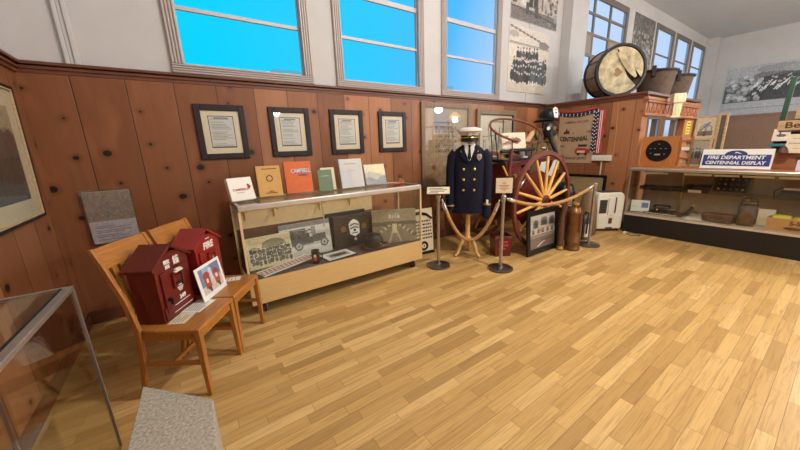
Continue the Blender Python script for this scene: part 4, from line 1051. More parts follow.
t = thing('play_pipe', 'tan leather covered nozzle pipe lying on top of the hose cart', 'nozzle', (4.36, 2.95, 1.49), 0)
MB().tube([(-.08, 0, .04), (.05, .02, .10), (.28, .06, .25)], [.03, .045, .038], 12).build('barrel', 'tanhose', t, smooth=True)
MB().tube([(.28, .06, .25), (.33, .07, .285)], [.03, .02], 12).build('tip', 'brass', t, smooth=True)
t = thing('card', 'cream card with a brown picture propped on the hose cart', 'card', (4.02, 2.88, 1.525), -.5, None, math.radians(-14))
MB().box(-.18, .18, 0, .005, 0, .23).build('card', 'cream', t)
p = Pic(28, 18, (226, 206, 184)); p.ell(.62, .5, .2, .2, (120, 76, 56)); p.line(.1, .3, .5, .7, .05, (188, 140, 110)); p.rect(.1, .3, .7, .85, (150, 110, 90)); p.noise(30, 2, 1); p.mesh('print', .35, .22, t, y=-.001, z=.005)
t = thing('tin_can', 'white tin with black printing on the hose cart beside the wheel top', 'tin', (4.40, 2.98, 1.372), .2)
MB().lathe([(.06, 0), (.062, .005), (.062, .115), (.056, .12)], 24).build('can', 'white', t, smooth=True)
b = MB(); b.loft([[(.063 * math.sin(a), -.063 * math.cos(a), z) for a in np.linspace(-.8, .1, 8)] for z in (.03, .1)], cap=False); b.build('printed_label', 'ink', t)
t = thing('brass_coupling', 'small brass hose coupling on the hose cart tray', 'coupling', (3.94, 3.02, 1.373))
MB().lathe([(.05, 0), (.052, .02), (.045, .03), (.045, .07), (.06, .075), (.06, .1), (.04, .105)], 20).build('body', 'brass', t, smooth=True)

t = thing('fire_can', 'square red metal can with pale stencilled marks on the floor behind the middle stanchion', 'can', (3.71, 2.80, 0), -.55)
b = MB().loft([[(-.115, -.10, 0), (.115, -.10, 0), (.115, .10, 0), (-.115, .10, 0)], [(-.135, -.115, .28), (.135, -.115, .28), (.135, .115, .28), (-.135, .115, .28)], [(-.12, -.10, .31), (.12, -.10, .31), (.12, .10, .31), (-.12, .10, .31)]]); b.build('body', 'redbox', t, bevel=.006)
MB().lathe([(.03, .31), (.03, .33), (.034, .335), (.034, .35), (.002, .352)], 16).build('cap', 'iron', t, smooth=True)
MB().tube([(-.08, 0, .31), (-.07, 0, .36), (.07, 0, .36), (.08, 0, .31)], .006, 8).build('handle', 'iron', t, smooth=True)
for z, x0, x1 in ((.22, -.07, .06), (.17, -.05, .07), (.12, -.07, .03)): MB().at(T(0, -.001, 0)).box(x0, x1, -.117, -.108, z - .012, z + .012).build('stencil', 'buntred', t)

# framed picture leaning on the wheel
p = Pic(54, 50, (206, 198, 192)); p.rect(0, 1, 0, .36, (120, 104, 92)); p.rect(0, 1, .32, .42, (150, 136, 124))
for u, v, rr in ((.22, .74, .10), (.55, .80, .14), (.86, .78, .12)):
    p.ell(u, v, rr, .13, (112, 108, 112)); p.rect(u - rr, u + rr, v - .14, v, (112, 108, 112)); p.ell(u, v - .05, rr * .6, .1, (76, 74, 80))
for u in (.12, .32, .5, .7, .88): p.rect(u - .05, u + .05, .44, .58, (120, 110, 104)); p.rect(u - .03, u + .03, .44, .53, (82, 74, 72))
p.ell(.45, .52, .08, .05, (176, 110, 76)); p.line(.3, .05, .6, .2, .02, (230, 222, 214)); p.line(.5, .2, .9, .24, .03, (100, 84, 72)); p.rect(0, 1, .60, .63, (170, 162, 156)); p.noise(26, 4, 1)
framed('black framed print of an arched building, on the floor leaning on the cart wheel', 'picture', (4.265, 2.475, .003), -.02, .78, .655, .07, p, fmat='black', matw=.012, depth=.03, name='framed_print', rx=math.radians(-4), matmat='ink')

# extinguishers and oddments on the floor
t = thing('copper_extinguisher', 'tall copper fire extinguisher on the floor beside the leaning black framed print', 'fire extinguisher', (4.70, 2.26, 0), .2)
MB().lathe([(.108, 0), (.112, .01), (.112, .03), (.104, .04), (.104, .12), (.107, .125), (.107, .14), (.104, .145), (.104, .56), (.108, .565), (.108, .585), (.10, .60), (.085, .635), (.05, .665), (.03, .675), (.03, .70)], 32).build('tank', 'copper', t, smooth=True)
MB().lathe([(.05, .69), (.052, .70), (.052, .725), (.02, .735)], 18).build('cap', 'brass', t, smooth=True)
MB().tube([(-.06, -.02, .64), (-.07, -.09, .71), (-.07, -.10, .60), (-.07, -.10, .3)], .010, 8).build('hose', 'leather', t, smooth=True)
MB().tube([(.1, -.02, .2), (.14, -.03, .24), (.14, -.03, .42), (.1, -.02, .46)], .009, 8).build('handle', 'brass', t, smooth=True)
b = MB(); b.loft([[(.1055 * math.sin(a), -.1055 * math.cos(a), z) for a in np.linspace(-.1, .75, 8)] for z in (.2, .52)], cap=False); b.build('label_plate', 'brass', t)
t = thing('hose_nozzle', 'dark slim nozzle pipe standing between the leaning print and the copper extinguisher', 'nozzle', (4.56, 2.365, 0))
MB().lathe([(.05, 0), (.055, .02), (.045, .05), (.042, .4), (.03, .62), (.026, .68), (.032, .685), (.03, .71)], 18).build('pipe', 'leather', t, smooth=True)
MB().lathe([(.056, .015), (.058, .03), (.05, .06)], 18).build('coupling', 'brass', t, smooth=True)
MB().tube([(.04, 0, .3), (.062, -.01, .33), (.062, -.01, .5), (.035, 0, .55)], .009, 8).build('handle', 'black', t, smooth=True)
t = thing('dark_extinguisher', 'small dark grey extinguisher standing between the copper extinguisher and the dehumidifier', 'fire extinguisher', (5.38, 2.42, 0))
MB().lathe([(.085, 0), (.09, .01), (.09, .30), (.075, .36), (.04, .40), (.03, .41)], 24).build('tank', 'greyplastic', t, smooth=True)
MB().tube([(.0, 0, .41), (0, 0, .45), (-.03, -.07, .45), (-.09, -.09, .38), (-.095, -.09, .12)], .014, 8).build('hose', 'rubber', t, smooth=True)
b = MB(); b.loft([[(.091 * math.sin(a), -.091 * math.cos(a), z) for a in np.linspace(-1.0, -.2, 6)] for z in (.05, .27)], cap=False); b.build('label_plate', 'ivory', t)
t = thing('canvas_sack', 'tan canvas sack slumped on the floor behind the dark extinguisher', 'sack', (5.70, 2.53, 0)); t.scale = (.85, .85, 1)
b = MB().loft([ring(.22, .16, .0), ring(.23, .17, .05), ring(.20, .15, .4), ring(.15, .11, .65), ring(.08, .06, .80), ring(.05, .03, .86)]); b.build('sack', 'canvas', t, smooth=True)
MB().loft([ring(.095, .07, .765), ring(.097, .072, .78), ring(.09, .066, .79)]).build('tie_cord', 'rope', t, smooth=True)
t = thing('wooden_box', 'dark wooden box behind the copper extinguisher with a black helmet on it', 'box', (5.38, 2.82, 0), .1)
MB().box(-.16, .16, -.14, .14, 0, .70).build('body', 'leather', t, bevel=.006)
MB().box(-.17, .17, -.15, .15, .70, .72).build('lid', 'leather', t, bevel=.004)
t = thing('black_helmet', 'black rounded helmet with a small white emblem behind the cart wheel', 'helmet', (5.38, 2.80, .722), -.75)
MB().lathe([(.165, 0), (.168, .02), (.15, .06), (.14, .11), (.115, .165), (.06, .2), (.001, .21)], 28).build('shell', 'black', t, smooth=True)
MB().lathe([(.19, 0), (.192, .008), (.16, .022)], 28).build('brim', 'black', t, smooth=True)
MB().prism([(.03 * math.cos(a), .07 + .03 * math.sin(a)) for a in np.linspace(0, 2 * PI, 15)[:-1]], -.158, -.135).build('emblem', 'white', t)
t = thing('sign_card', 'small black card with white text standing on top of the dark extinguisher corner', 'sign', (5.15, 2.62, 0), -.75)
MB().box(-.012, .012, -.006, .006, 0, .55).build('post', 'iron', t)
MB().cyl((0, 0, 0), (0, 0, .012), .09, 20).build('base', 'iron', t)
MB().box(-.10, .10, -.01, -.004, .52, .70).build('card', 'black', t)
for z in (.66, .63, .60, .57): MB().box(-.07, .07, -.0115, -.01, z - .005, z + .005).build('lettering', 'cream', t)
t['label'] = 'small black card with pale text lines on a post behind the copper extinguisher'

# firefighter helmet, coat and mask on a pole stand in the corner
MX, MY, MRZ = 5.50, 3.36, -.75
t = thing('pole_stand', 'dark pole stand in the corner carrying the canvas coat and black helmet', 'stand', (MX, MY, 0), MRZ)
MB().lathe([(.22, 0), (.22, .02), (.03, .04)], 24).build('base', 'iron', t, smooth=True)
MB().cyl((0, 0, .03), (0, 0, 1.98), .02, 12).build('pole', 'iron', t)
MB().tube([(-.18, 0, 1.70), (0, 0, 1.78), (.17, 0, 1.71)], .018, 8).build('shoulder_bar', 'iron', t, smooth=True)
t = thing('canvas_coat', 'khaki canvas firefighter coat hanging behind the hose cart', 'coat', (MX, MY, 0), MRZ)
MB().loft([ring(.24, .15, .86), ring(.23, .145, 1.1), ring(.22, .14, 1.4), ring(.22, .12, 1.62), ring(.19, .10, 1.74), ring(.12, .08, 1.82), ring(.10, .07, 1.84)]).build('coat_body', 'canvas', t, smooth=True)
for s in (-1, 1): MB().tube([(s * .17, 0, 1.70), (s * .23, -.01, 1.58), (s * .25, -.02, 1.35), (s * .25, -.05, 1.1)], [.075, .08, .07, .065], 14).build('sleeve', 'canvas', t, smooth=True)
for s in (-1, 1): MB().prism([(s * .01, 1.62), (s * .10, 1.80), (s * .16, 1.76), (s * .08, 1.58)], -.155, -.085).build('collar_flap', 'canvas', t, bevel=.006)
for z in (1.5, 1.3, 1.1): MB().box(-.03, .03, -.17, -.14, z - .012, z + .012).build('clasp', 'silver', t, bevel=.003)
t = thing('fire_helmet', 'black fire helmet with a white front shield, high in the corner beside the poster', 'helmet', (MX + .13, MY + .0, 1.985), -.1); t.scale = (.94, .94, .94)
rings = []
for rx_, ry_, z in ((.135, .165, .02), (.14, .17, .08), (.125, .15, .15), (.09, .11, .20), (.04, .05, .225), (.005, .006, .23)): rings.append([(rx_ * math.cos(a), ry_ * math.sin(a), z) for a in np.linspace(0, 2 * PI, 25)[:-1]])
MB().loft(rings).build('crown', 'black', t, smooth=True)
k = np.linspace(0, 2 * PI, 33)[:-1]
def rim2(a, s): return (.185 * math.cos(a) * s, (.21 + .09 * max(0, math.sin(a))) * math.sin(a) * s)
MB().loft([[(*rim2(a, 1.0), -.03 + .02 * abs(math.cos(a))) for a in k], [(*rim2(a, .74), .03) for a in k], [(*rim2(a, .74), .036) for a in k], [(*rim2(a, 1.0), -.022 + .02 * abs(math.cos(a))) for a in k]], cap=False).build('brim', 'black', t, smooth=True)
sh_ = MB().at(T(0, -.175, .03) @ rot(0, math.radians(-12))).prism([(-.05, 0), (.05, 0), (.072, .10), (.06, .17), (0, .20), (-.06, .17), (-.072, .10)], -.012, 0).build('front_shield', 'white', t, bevel=.002)
b = MB().at(T(0, -.175, .03) @ rot(0, math.radians(-12))); b.prism([(-.03, .08), (.03, .08), (.03, .10), (-.03, .10)], -.014, -.012); b.prism([(-.04, .135), (.04, .135), (.04, .15), (-.04, .15)], -.014, -.012); b.build('shield_mark', 'ink', sh_)
t = thing('breathing_mask', 'black breathing mask and hose hanging under the black helmet in the corner', 'mask', (MX + .07, MY - .04, 1.70), MRZ)
MB().loft([ring(.10, .075, .0, dy=-.16), ring(.11, .08, .10, dy=-.16), ring(.10, .075, .20, dy=-.155), ring(.05, .05, .25, dy=-.14)]).build('face_piece', 'black', t, smooth=True)
MB().tube([(0, -.22, .03), (.02, -.24, -.1), (.10, -.23, -.25), (.16, -.2, -.4)], .035, 12).build('hose', 'rubber', t, smooth=True)
MB().cyl((-.05, -.225, .13), (-.05, -.25, .13), .03, 14).build('eye_ring', 'silver', t, smooth=True); MB().cyl((.05, -.225, .13), (.05, -.25, .13), .03, 14).build('eye_ring', 'copper', t, smooth=True)
t = thing('paper_sheet', 'cream paper sheet hanging on the khaki canvas coat behind the wheel', 'paper', (5.40, 3.20, 1.03), -.75)
MB().at(rot(0, .12, .25)).box(-.13, .13, -.003, 0, 0, .30).build('sheet', 'paper', t)
MB().tube([(0, 0, .29), (.04, .06, .5)], .003, 6).build('string', 'paper', t)

# dehumidifier and cord
t = thing('dehumidifier', 'white upright dehumidifier beside the right showcase', 'dehumidifier', (6.13, 2.35, 0), -.59)
b = MB().prism([(-.235, .045), (.235, .045), (.24, .62), (.22, .67), (.18, .70), (-.18, .70), (-.22, .67), (-.24, .62)], .0, .26); b.build('housing', 'ivory', t, bevel=.02, smooth=True)
MB().box(-.20, .20, -.012, .01, .06, .30).build('water_bucket', 'ivory', t, bevel=.008)
MB().box(-.05, .055, -.022, .006, .30, .62).build('centre_column', 'ivory', t, bevel=.006)
g = MB().box(-.20, -.07, -.006, .006, .34, .58).build('intake_grille', 'greyplastic', t)
b = MB()
for k in range(5): b.box(-.19, -.08, -.011, -.006, .36 + k * .045, .375 + k * .045)
b.build('louvre', 'ink', g)
MB().box(.075, .095, -.006, .006, .34, .62).build('vent_slot', 'ink', t)
MB().box(-.02, .04, -.018, -.008, .15, .25).build('level_window', 'leather', t)
MB().box(-.15, .16, .05, .2, .695, .712).build('control_panel', 'greyplastic', t, bevel=.003)
MB().box(-.06, .06, -.014, .0, .05, .085).build('badge', 'greyplastic', t)
for x in (-.19, .19):
    for y in (.04, .22): MB().cyl((x, y, 0), (x, y, .05), .02, 10).build('foot', 'rubber', t)
t = thing('electric_cable', 'black power cord looped on the floor beside the right showcase', 'cord', (6.25, 2.1, .006))
MB().tube([(-.03, .02, 0), (-.12, -.10, 0), (-.05, -.22, 0), (.02, -.20, 0), (.06, -.12, 0), (.03, -.02, 0)], .006, 8).build('cable', 'rubber', t, smooth=True)
MB().box(-.06, .0, .0, .035, -.004, .026).build('plug', 'white', t, bevel=.004)

# ------------------------------------------------------------------ on the partition: poster, bunting, power strip, low picture
PX = XD
t = thing('centennial_poster', 'tan poster board lettered CENTENNIAL on the pine partition', 'poster', (PX, 3.335, 1.165), -PI / 2)
MB().box(-.355, .355, -.012, 0, 0, .945).build('board', 'poster', t, bevel=.003)
Y_ = -.0125
text(t, 'CAMPBELL FIRE DEPT.', .062, 'brownink', .0, Y_, .80, sx=.80, bold=.0003)
text(t, 'CENTENNIAL', .125, 'ink', -.035, Y_, .465, sx=.74, bold=.004, arch=.16)
text(t, '1885', .055, 'brownink', -.25, Y_, .335, sx=.9)
text(t, '1985', .055, 'brownink', .24, Y_, .605, sx=.9)
text(t, '100 YEARS OF SERVICE', .072, 'brownink', -.01, Y_, .095, sx=.72, bold=.001)
b = MB().prism([(-.25, .58), (-.23, .64), (-.215, .61), (-.19, .69), (-.16, .62), (-.14, .66), (-.12, .58)], Y_ - .001, Y_ + .001); b.build('emblem', 'brownink', t)
MB().box(-.06, -.04, Y_ - .001, Y_ + .001, .58, .60).build('emblem', 'brownink', t)
e = MB().prism([(.015 + .0, .20), (.02, .27), (.06, .30), (.22, .29), (.29, .26), (.29, .20), (.24, .17), (.06, .17)], Y_ - .001, Y_ + .001).build('emblem', 'redink', t)
MB().box(.07, .24, Y_ - .002, Y_ - .001, .325, .365).build('emblem_stripe', 'ink', e); MB().box(.06, .21, Y_ - .002, Y_ - .001, .205, .245).build('emblem_stripe', 'cream', e)
for x in (.09, .23): MB().prism([(x + .03 * math.cos(a), .18 + .03 * math.sin(a)) for a in np.linspace(0, 2 * PI, 15)[:-1]], Y_ - .003, Y_ - .0012).build('emblem_wheel', 'ink', e)
t = thing('bunting', 'navy starred and red striped bunting draped over the CENTENNIAL poster', 'bunting', (PX - .02, 3.335, 1.165), -PI / 2)
def ribbon(name, m, path, w, nrm_amp, y0):
    rings = []
    for i, (x, z, dx, dz) in enumerate(path):
        o_ = nrm_amp * math.sin(i * 1.9); rings.append([(x - dx * w / 2, y0 + o_, z - dz * w / 2), (x + dx * w / 2, y0 - o_, z + dz * w / 2), (x + dx * w / 2, y0 - o_ + .004, z + dz * w / 2), (x - dx * w / 2, y0 + o_ + .004, z - dz * w / 2)])
    return MB().loft(rings).build(name, m, t, smooth=True)
top = [(-.37 + .075 * i, .985 - .055 * math.sin(PI * i / 10), 0, 1) for i in range(11)]
s1 = ribbon('star_band', 'starblue', top, .06, .006, -.012)
s2 = ribbon('star_band', 'starblue', [(.365 + .012 * math.sin(i), .97 - .068 * i, 1, 0) for i in range(12)], .10, .008, -.014)
rb = ribbon('red_band', 'buntred', [(.46 + .014 * math.sin(i * 1.3), .99 - .066 * i, 1, 0) for i in range(13)], .11, .010, -.016)
ribbon('red_band', 'buntred', [(-.37 + .075 * i, 1.04 - .04 * math.sin(PI * i / 10), 0, 1) for i in range(11)], .03, .004, -.008)
b = MB(); r_ = np.random.RandomState(2)
for i in range(11):
    for s in (-1, 1): x, z = top[i][0] + .01, top[i][1] + s * .014; b.box(x - .008, x + .008, -.022, -.02, z - .008, z + .008)
b.build('white_stars', 'white', s1)
b = MB()
for i in range(12):
    for s in (-1, 0, 1): x, z = .365 + s * .032, .96 - .066 * i - .02 * (s == 0); b.box(x - .009, x + .009, -.027, -.025, z - .009, z + .009)
b.build('white_stars', 'white', s2)
b = MB()
for x in (.445, .475): b.box(x - .006, x + .006, -.031, -.029, .2, .97)
b.build('white_stripes', 'white', rb)
t = thing('power_outlet', 'ivory surface mounted outlet strip on the pine partition, right of the poster', 'outlet', (PX, 2.80, 1.22), -PI / 2)
MB().box(-.17, .17, -.045, 0, 0, .105).build('housing', 'ivory', t, bevel=.006)
for x in (-.11, -.04, .04, .11): MB().box(x - .012, x + .012, -.047, -.044, .04, .065).build('socket', 'cream', t)
MB().box(-.008, .008, -.012, 0, -.32, 0).build('conduit', 'ivory', t)
t = thing('power_outlet_wire', 'thin pale wire hanging down the partition from the bass drum', 'wire', (PX, 2.62, 1.22), -PI / 2)
t.name = 'wire'; MB().tube([(-.0, -.004, .0), (.005, -.004, .5), (-.02, -.004, 1.03), (-.03, -.006, 1.12)], .004, 6).build('strand', 'tanhose', t)
p = Pic(40, 44, (170, 144, 104)); p.rect(.1, .9, .12, .88, (186, 160, 118), .5); p.line(.1, .4, .9, .7, .02, (140, 116, 84), .6); p.people([(.5, .2, .8, 5)], 3, .12, 120, 190); p.noise(20, 2, 1)
framed('dark framed tan print on the floor, leaning on the partition under the poster', 'picture', (XD - .09, 3.12, .003), -PI / 2, .93, .95, .04, p, fmat='black', matw=.02, depth=.035, name='framed_print', rx=math.radians(-3.5), inner='iron')

# ------------------------------------------------------------------ carved booth beside the partition
t = thing('carved_booth', 'reddish wooden booth with a carved cornice behind the right showcase', 'booth', (XD, 2.318, 0))
MB().box(.105, .28, -.06, .06, 0, 1.99).build('post', 'redwoodz', t, bevel=.006)
MB().box(2.35, 2.95, -.06, .06, 0, 1.99).build('post', 'redwoodz', t, bevel=.006)
MB().box(.26, 2.35, -.03, .03, 0, 1.12).build('lower_panel', 'redwoodz', t)
MB().box(-.03, 2.98, -.12, -.07, 1.985, 2.02).box(-.03, 2.98, -.14, -.07, 2.20, 2.235).box(-.05, 3.0, -.15, -.07, 2.235, 2.26).box(-.03, 2.98, -.13, -.07, 2.26, 2.29).build('cornice', 'redwood', t, bevel=.006)
fz = MB().box(-.01, 2.96, -.105, -.07, 2.02, 2.21).build('frieze', 'redwood', t)
b = MB()
for k in range(14):
    x = .10 + k * .205
    b.prism([(x - .085, 2.035), (x - .06, 2.035), (x, 2.15), (x + .06, 2.035), (x + .085, 2.035), (x + .012, 2.195), (x - .012, 2.195)], -.122, -.105)
    b.prism([(x - .02, 2.04), (x + .02, 2.04), (x + .012, 2.10), (x - .012, 2.10)], -.118, -.105)
b.build('carving', 'redwood', fz, bevel=.003)
MB().box(2.46, 2.72, -.075, -.058, 1.66, 1.93).build('yellow_notice', 'yellow', t)
for z in (1.70, 1.76, 1.82, 1.88): MB().box(2.5, 2.68, -.079, -.075, z, z + .02).build('lettering', 'brownink', t)
t = thing('lantern', 'cream square lantern head with green glass mounted on the carved cornice', 'lantern', (7.48, 2.03, 1.95), -.9); t.scale = (.72, .72, .85)
MB().box(-.13, .13, -.10, .10, .29, .48).build('head', 'cream', t, bevel=.02)
MB().bar((-.05, .04, .375), (-.153, .121, .375), .06, .08).build('bracket', 'cream', t)
MB().prism([(.05 * math.cos(a), .385 + .055 * math.sin(a)) for a in np.linspace(0, 2 * PI, 25)[:-1]], -.112, -.098).build('round_emblem', 'brass', t)
MB().prism([(-.09, .03), (.07, .03), (.09, .29), (-.09, .29)], -.06, .06).build('neck', 'cream', t, bevel=.008)
MB().box(-.045, .05, -.07, -.058, .05, .27).build('green_glass', 'palegreen', t)
MB().box(-.13, .08, -.08, .06, 0, .03).build('foot_plate', 'cream', t, bevel=.006)

# bass drum and buckets on the partition top
ZT = 2.372
nz = Vector((-.60, -.80, 0)).normalized()
t = thing('bass_drum', 'old bass drum with a torn cream head on top of the pine partition', 'drum', (6.88, 2.76, ZT), math.atan2(nz.x, -nz.y))
R_ = .43; dep = .42; zc = R_ + .02
def disc_ring(r0, r1, y0, y1, name, m, n=48):
    b = MB(); rings = [[(r0 * math.cos(a), y0, zc + r0 * math.sin(a)), (r1 * math.cos(a), y0, zc + r1 * math.sin(a)), (r1 * math.cos(a), y1, zc + r1 * math.sin(a)), (r0 * math.cos(a), y1, zc + r0 * math.sin(a))] for a in np.linspace(0, 2 * PI, n + 1)[:-1]]
    vs = [p for r in rings for p in r]; b.raw(vs, [(i * 4 + j, i * 4 + (j + 1) % 4, ((i + 1) % n) * 4 + (j + 1) % 4, ((i + 1) % n) * 4 + j) for i in range(n) for j in range(4)])
    return b.build(name, m, t, smooth=True)
disc_ring(R_ - .02, R_, 0, dep, 'shell', 'drumshell')
disc_ring(R_ - .02, R_ + .018, -.012, .045, 'hoop', 'iron'); disc_ring(R_ - .02, R_ + .018, dep - .045, dep + .012, 'hoop', 'iron')
# head with a torn-out wedge: polar mesh leaving a sector open
tear0 = [(-.10, .33), (.02, .12), (.12, -.10), (.265, -.24)]      # left lip of the tear
tear1 = [(.375, -.13), (.29, -.03), (.08, .15)]                       # right lip
poly = []
for a in np.linspace(math.atan2(-.24, .265) , -(2 * PI) + math.atan2(.33, -.10), 44): poly.append((.395 * math.cos(a), zc + .395 * math.sin(a)))
poly += [(x, zc + z) for x, z in tear0]
MB().prism(poly, .004, .009).build('drum_head', 'drumhead', t)
poly = [(.395 * math.cos(a), zc + .395 * math.sin(a)) for a in np.linspace(math.atan2(.33, -.10), math.atan2(-.12, .37), 26)] + [(x, zc + z) for x, z in tear1]
MB().prism(poly, .004, .009).build('drum_head', 'drumhead', t)
b = MB(); rings = []
for f in np.linspace(0, 1, 6):
    A0 = Vector((-.09 + .36 * f, .01, zc + .30 - .42 * f)); w_ = .02 + .10 * math.sin(PI * min(1, f * .9 + .05))
    rings.append([(A0.x - w_ * .6 * math.cos(.9), -.02 * math.sin(PI * f) - .01, A0.z - w_ * .6 * math.sin(.9) * -1 * 0 - w_ * .5), (A0.x, -.05 * math.sin(PI * f) - .012, A0.z), (A0.x + w_ * .5, -.01, A0.z + w_ * .45), (A0.x, .004, A0.z - .005)])
b.loft(rings).build('torn_flap', 'drumhead', t, smooth=True)
MB().prism([(.38 * math.cos(a), zc + .38 * math.sin(a)) for a in np.linspace(0, 2 * PI, 33)[:-1]], dep - .03, dep - .02).build('back_head', 'leather', t)
e = MB().prism([(-.05 + .06 * math.cos(a) * (1 + .3 * math.cos(5 * a)), zc - .03 + .07 * math.sin(a) * (1 + .25 * math.cos(3 * a))) for a in np.linspace(0, 2 * PI, 30)[:-1]], .001, .004).build('painted_emblem', 'copperink' if 'copperink' in M else 'brownink', t)
e['label'] = 'faded brown painted emblem'
for k in range(10):
    a = 2 * PI * k / 10 + .2; MB().cyl(((R_ + .012) * math.cos(a), .02, zc + (R_ + .012) * math.sin(a)), ((R_ + .012) * math.cos(a), dep - .02, zc + (R_ + .012) * math.sin(a)), .006, 8).build('tension_rod', 'iron', t)
for s in (-.16, .16): MB().box(s - .04, s + .04, .08, dep - .08, -.0, .075).build('chock', 'iron', t)
proto = None
for i, (x, y, sc, lab) in enumerate(((7.75, 2.50, 1.0, 'grey brown leather fire bucket on the partition top, next to the bass drum'), (8.75, 2.50, 1.0, 'grey brown leather fire bucket on the partition top, farther from the bass drum'))):
    if proto is None:
        t = proto = thing('fire_bucket', lab, 'bucket', (x, y, ZT), .2, 'leather buckets on the partition')
        MB().lathe([(.24, 0), (.25, .02), (.31, .40), (.33, .42), (.33, .45), (.30, .45), (.235, .04), (.001, .03)], 28).build('body', 'greyleather', t, smooth=True)
        MB().lathe([(.335, .415), (.345, .43), (.345, .455), (.335, .46), (.305, .455), (.31, .42)], 28).build('rim', 'iron', t, smooth=True)
        for s in (-1, 1): MB().box(s * .33 - .03, s * .33 + .03, -.03, .03, .33, .52).build('ear', 'iron', t, bevel=.006)
        MB().tube([(-.33, 0, .47), (-.2, -.04, .475), (.2, -.04, .475), (.33, 0, .47)], .014, 8).build('handle', 'iron', t, smooth=True)
    else: copy_tree(proto, (x, y, ZT), .5, lab)

# ------------------------------------------------------------------ right showcase
RX, RY, RL, RD, RT, RB = 6.35, 2.21, 3.0, .75, 1.125, .335
t = thing('glass_counter', 'long glass fronted showcase with a black base along the right side of the room', 'showcase', (RX, RY, 0), -PI / 2)
MB().box(0, RL, .01, RD, 0, RB - .03).build('base', 'blackkick', t)
MB().box(-.005, RL, -.004, RD, RB - .03, RB).build('deck', 'backlining', t, bevel=.004)
MB().box(-.01, RL, -.012, .05, RT - .05, RT).build('front_rail', 'brassrail' if 'brassrail' in M else 'alu', t, bevel=.012)
MB().box(-.01, RL, .05, RD, RT - .02, RT).build('top_deck', 'pineboard', t, bevel=.003)
MB().box(0, .022, 0, .03, RB, RT - .05).build('corner_post', 'alu', t, bevel=.003); MB().box(0, .022, RD - .03, RD, RB, RT - .02).build('corner_post', 'alu', t, bevel=.003)
MB().box(.022, RL, .008, .013, RB, RT - .05).build('front_glass', 'caseglass', t)
MB().box(.006, .011, .03, RD - .03, RB, RT - .02).build('end_glass', 'caseglass', t)
MB().box(.022, RL, RD - .02, RD - .01, RB, RT - .02).build('back_panel', 'backlining' if 'backlining' in M else 'maplein', t)
MB().box(.04, RL, .28, RD - .03, .728, .736).build('glass_shelf', 'caseglass', t)
for x in (.55, 1.35, 2.2): MB().box(x, x + .02, RD - .05, RD - .02, RB, RT - .02).box(x, x + .02, .30, RD - .05, .71, .728).build('shelf_bracket', 'brass', t)
for k, (a, c) in enumerate(((.2, .50), (.70, 1.02), (1.04, 1.30), (1.33, 1.62), (1.66, 1.95))):
    MB().at(T(0, .07, RT - .082) @ rot(0, -.5)).box(a, c, -.03, .03, -.003, .003).build('label_strip', 'white', t)
def R(x, y, z): return (RX + y, RY - x, z)      # along the counter, into it, up
RZ = -PI / 2
DK = RB + .001; SF = .738
t = thing('document_stand', 'white leaflet stand with a blue picture, at the left end inside the right showcase', 'leaflet stand', R(.15, .21, DK + .016), RZ + .25, None, math.radians(-14))
MB().box(-.13, .13, 0, .06, 0, .20).build('stand', 'paper', t, bevel=.003)
MB().box(.02, .115, -.002, 0, .07, .16).build('picture', 'bluegrey', t); MB().box(-.11, -.02, -.002, 0, .09, .094).build('lettering', 'greyplastic', t)
t = thing('leather_case', 'flat dark leather case open beside the leaflet stand in the right showcase', 'case', R(.47, .35, DK), RZ)
MB().box(-.26, .26, -.15, .15, 0, .03).build('tray', 'leather', t, bevel=.008); MB().box(-.18, .14, -.10, .10, .03, .055).build('folded_cloth', 'black', t, bevel=.012)
MB().box(-.24, .2, -.152, -.145, .012, .02).build('label_strip', 'paper', t)
t = thing('telephone', 'small black telephone handset resting on the flat leather case', 'telephone', R(.44, .31, DK + .056), RZ + .2)
MB().box(-.09, .10, -.06, .06, 0, .045).build('body', 'black', t, bevel=.015)
MB().tube([(-.11, 0, .06), (-.09, 0, .09), (.09, 0, .09), (.11, 0, .06)], [.028, .018, .018, .028], 12).build('handset', 'black', t, smooth=True)
MB().cyl((-.06, -.062, .025), (-.06, -.05, .025), .016, 12).build('dial', 'chrome', t)
t = thing('nozzle', 'small brass nozzle leaning near the papers in the right showcase', 'nozzle', R(.79, .35, DK), RZ)
MB().tube([(-.04, 0, .03), (0, 0, .11), (.04, 0, .19)], [.035, .025, .018], 14).build('barrel', 'iron', t, smooth=True); MB().tube([(.03, 0, .17), (.05, 0, .21)], [.024, .024], 14).build('tip', 'brass', t, smooth=True)
t = thing('paper_stack', 'pale papers lying flat in the right showcase beside the nozzle', 'papers', R(.94, .24, DK), RZ + .1)
MB().box(-.16, .16, -.10, .10, 0, .012).build('sheets', 'paper', t); MB().box(-.10, .16, -.05, .12, .012, .02).build('top_sheet', 'cream', t)
t = thing('satchel', 'worn dark brown leather satchel lying in the right showcase', 'satchel', R(1.16, .22, DK), RZ - .1)
MB().box(-.17, .17, -.10, .10, 0, .12).build('body', 'greyleather', t, bevel=.03); MB().box(-.175, .175, -.115, .06, .055, .135).build('flap', 'leather', t, bevel=.02)
for x in (-.09, .09): MB().box(x - .014, x + .014, -.124, -.09, .02, .12).build('strap', 'leather', t, bevel=.003)
t = thing('brass_lantern', 'brown hand lantern with a dial body standing in the right showcase', 'lantern', R(1.44, .22, DK), RZ + .1)
MB().box(-.085, .085, -.07, .07, .0, .03).build('base', 'leather', t, bevel=.006)
MB().lathe([(.095, .03), (.10, .06), (.10, .24), (.085, .27), (.06, .29), (.06, .31), (.08, .32), (.03, .34)], 24).build('body', 'greyleather', t, smooth=True)
MB().lathe([(.103, .05), (.103, .075)], 24).build('band', 'copper', t, smooth=True)
MB().cyl((0, -.105, .14), (0, -.088, .14), .055, 20).build('lens', 'copper', t, smooth=True)
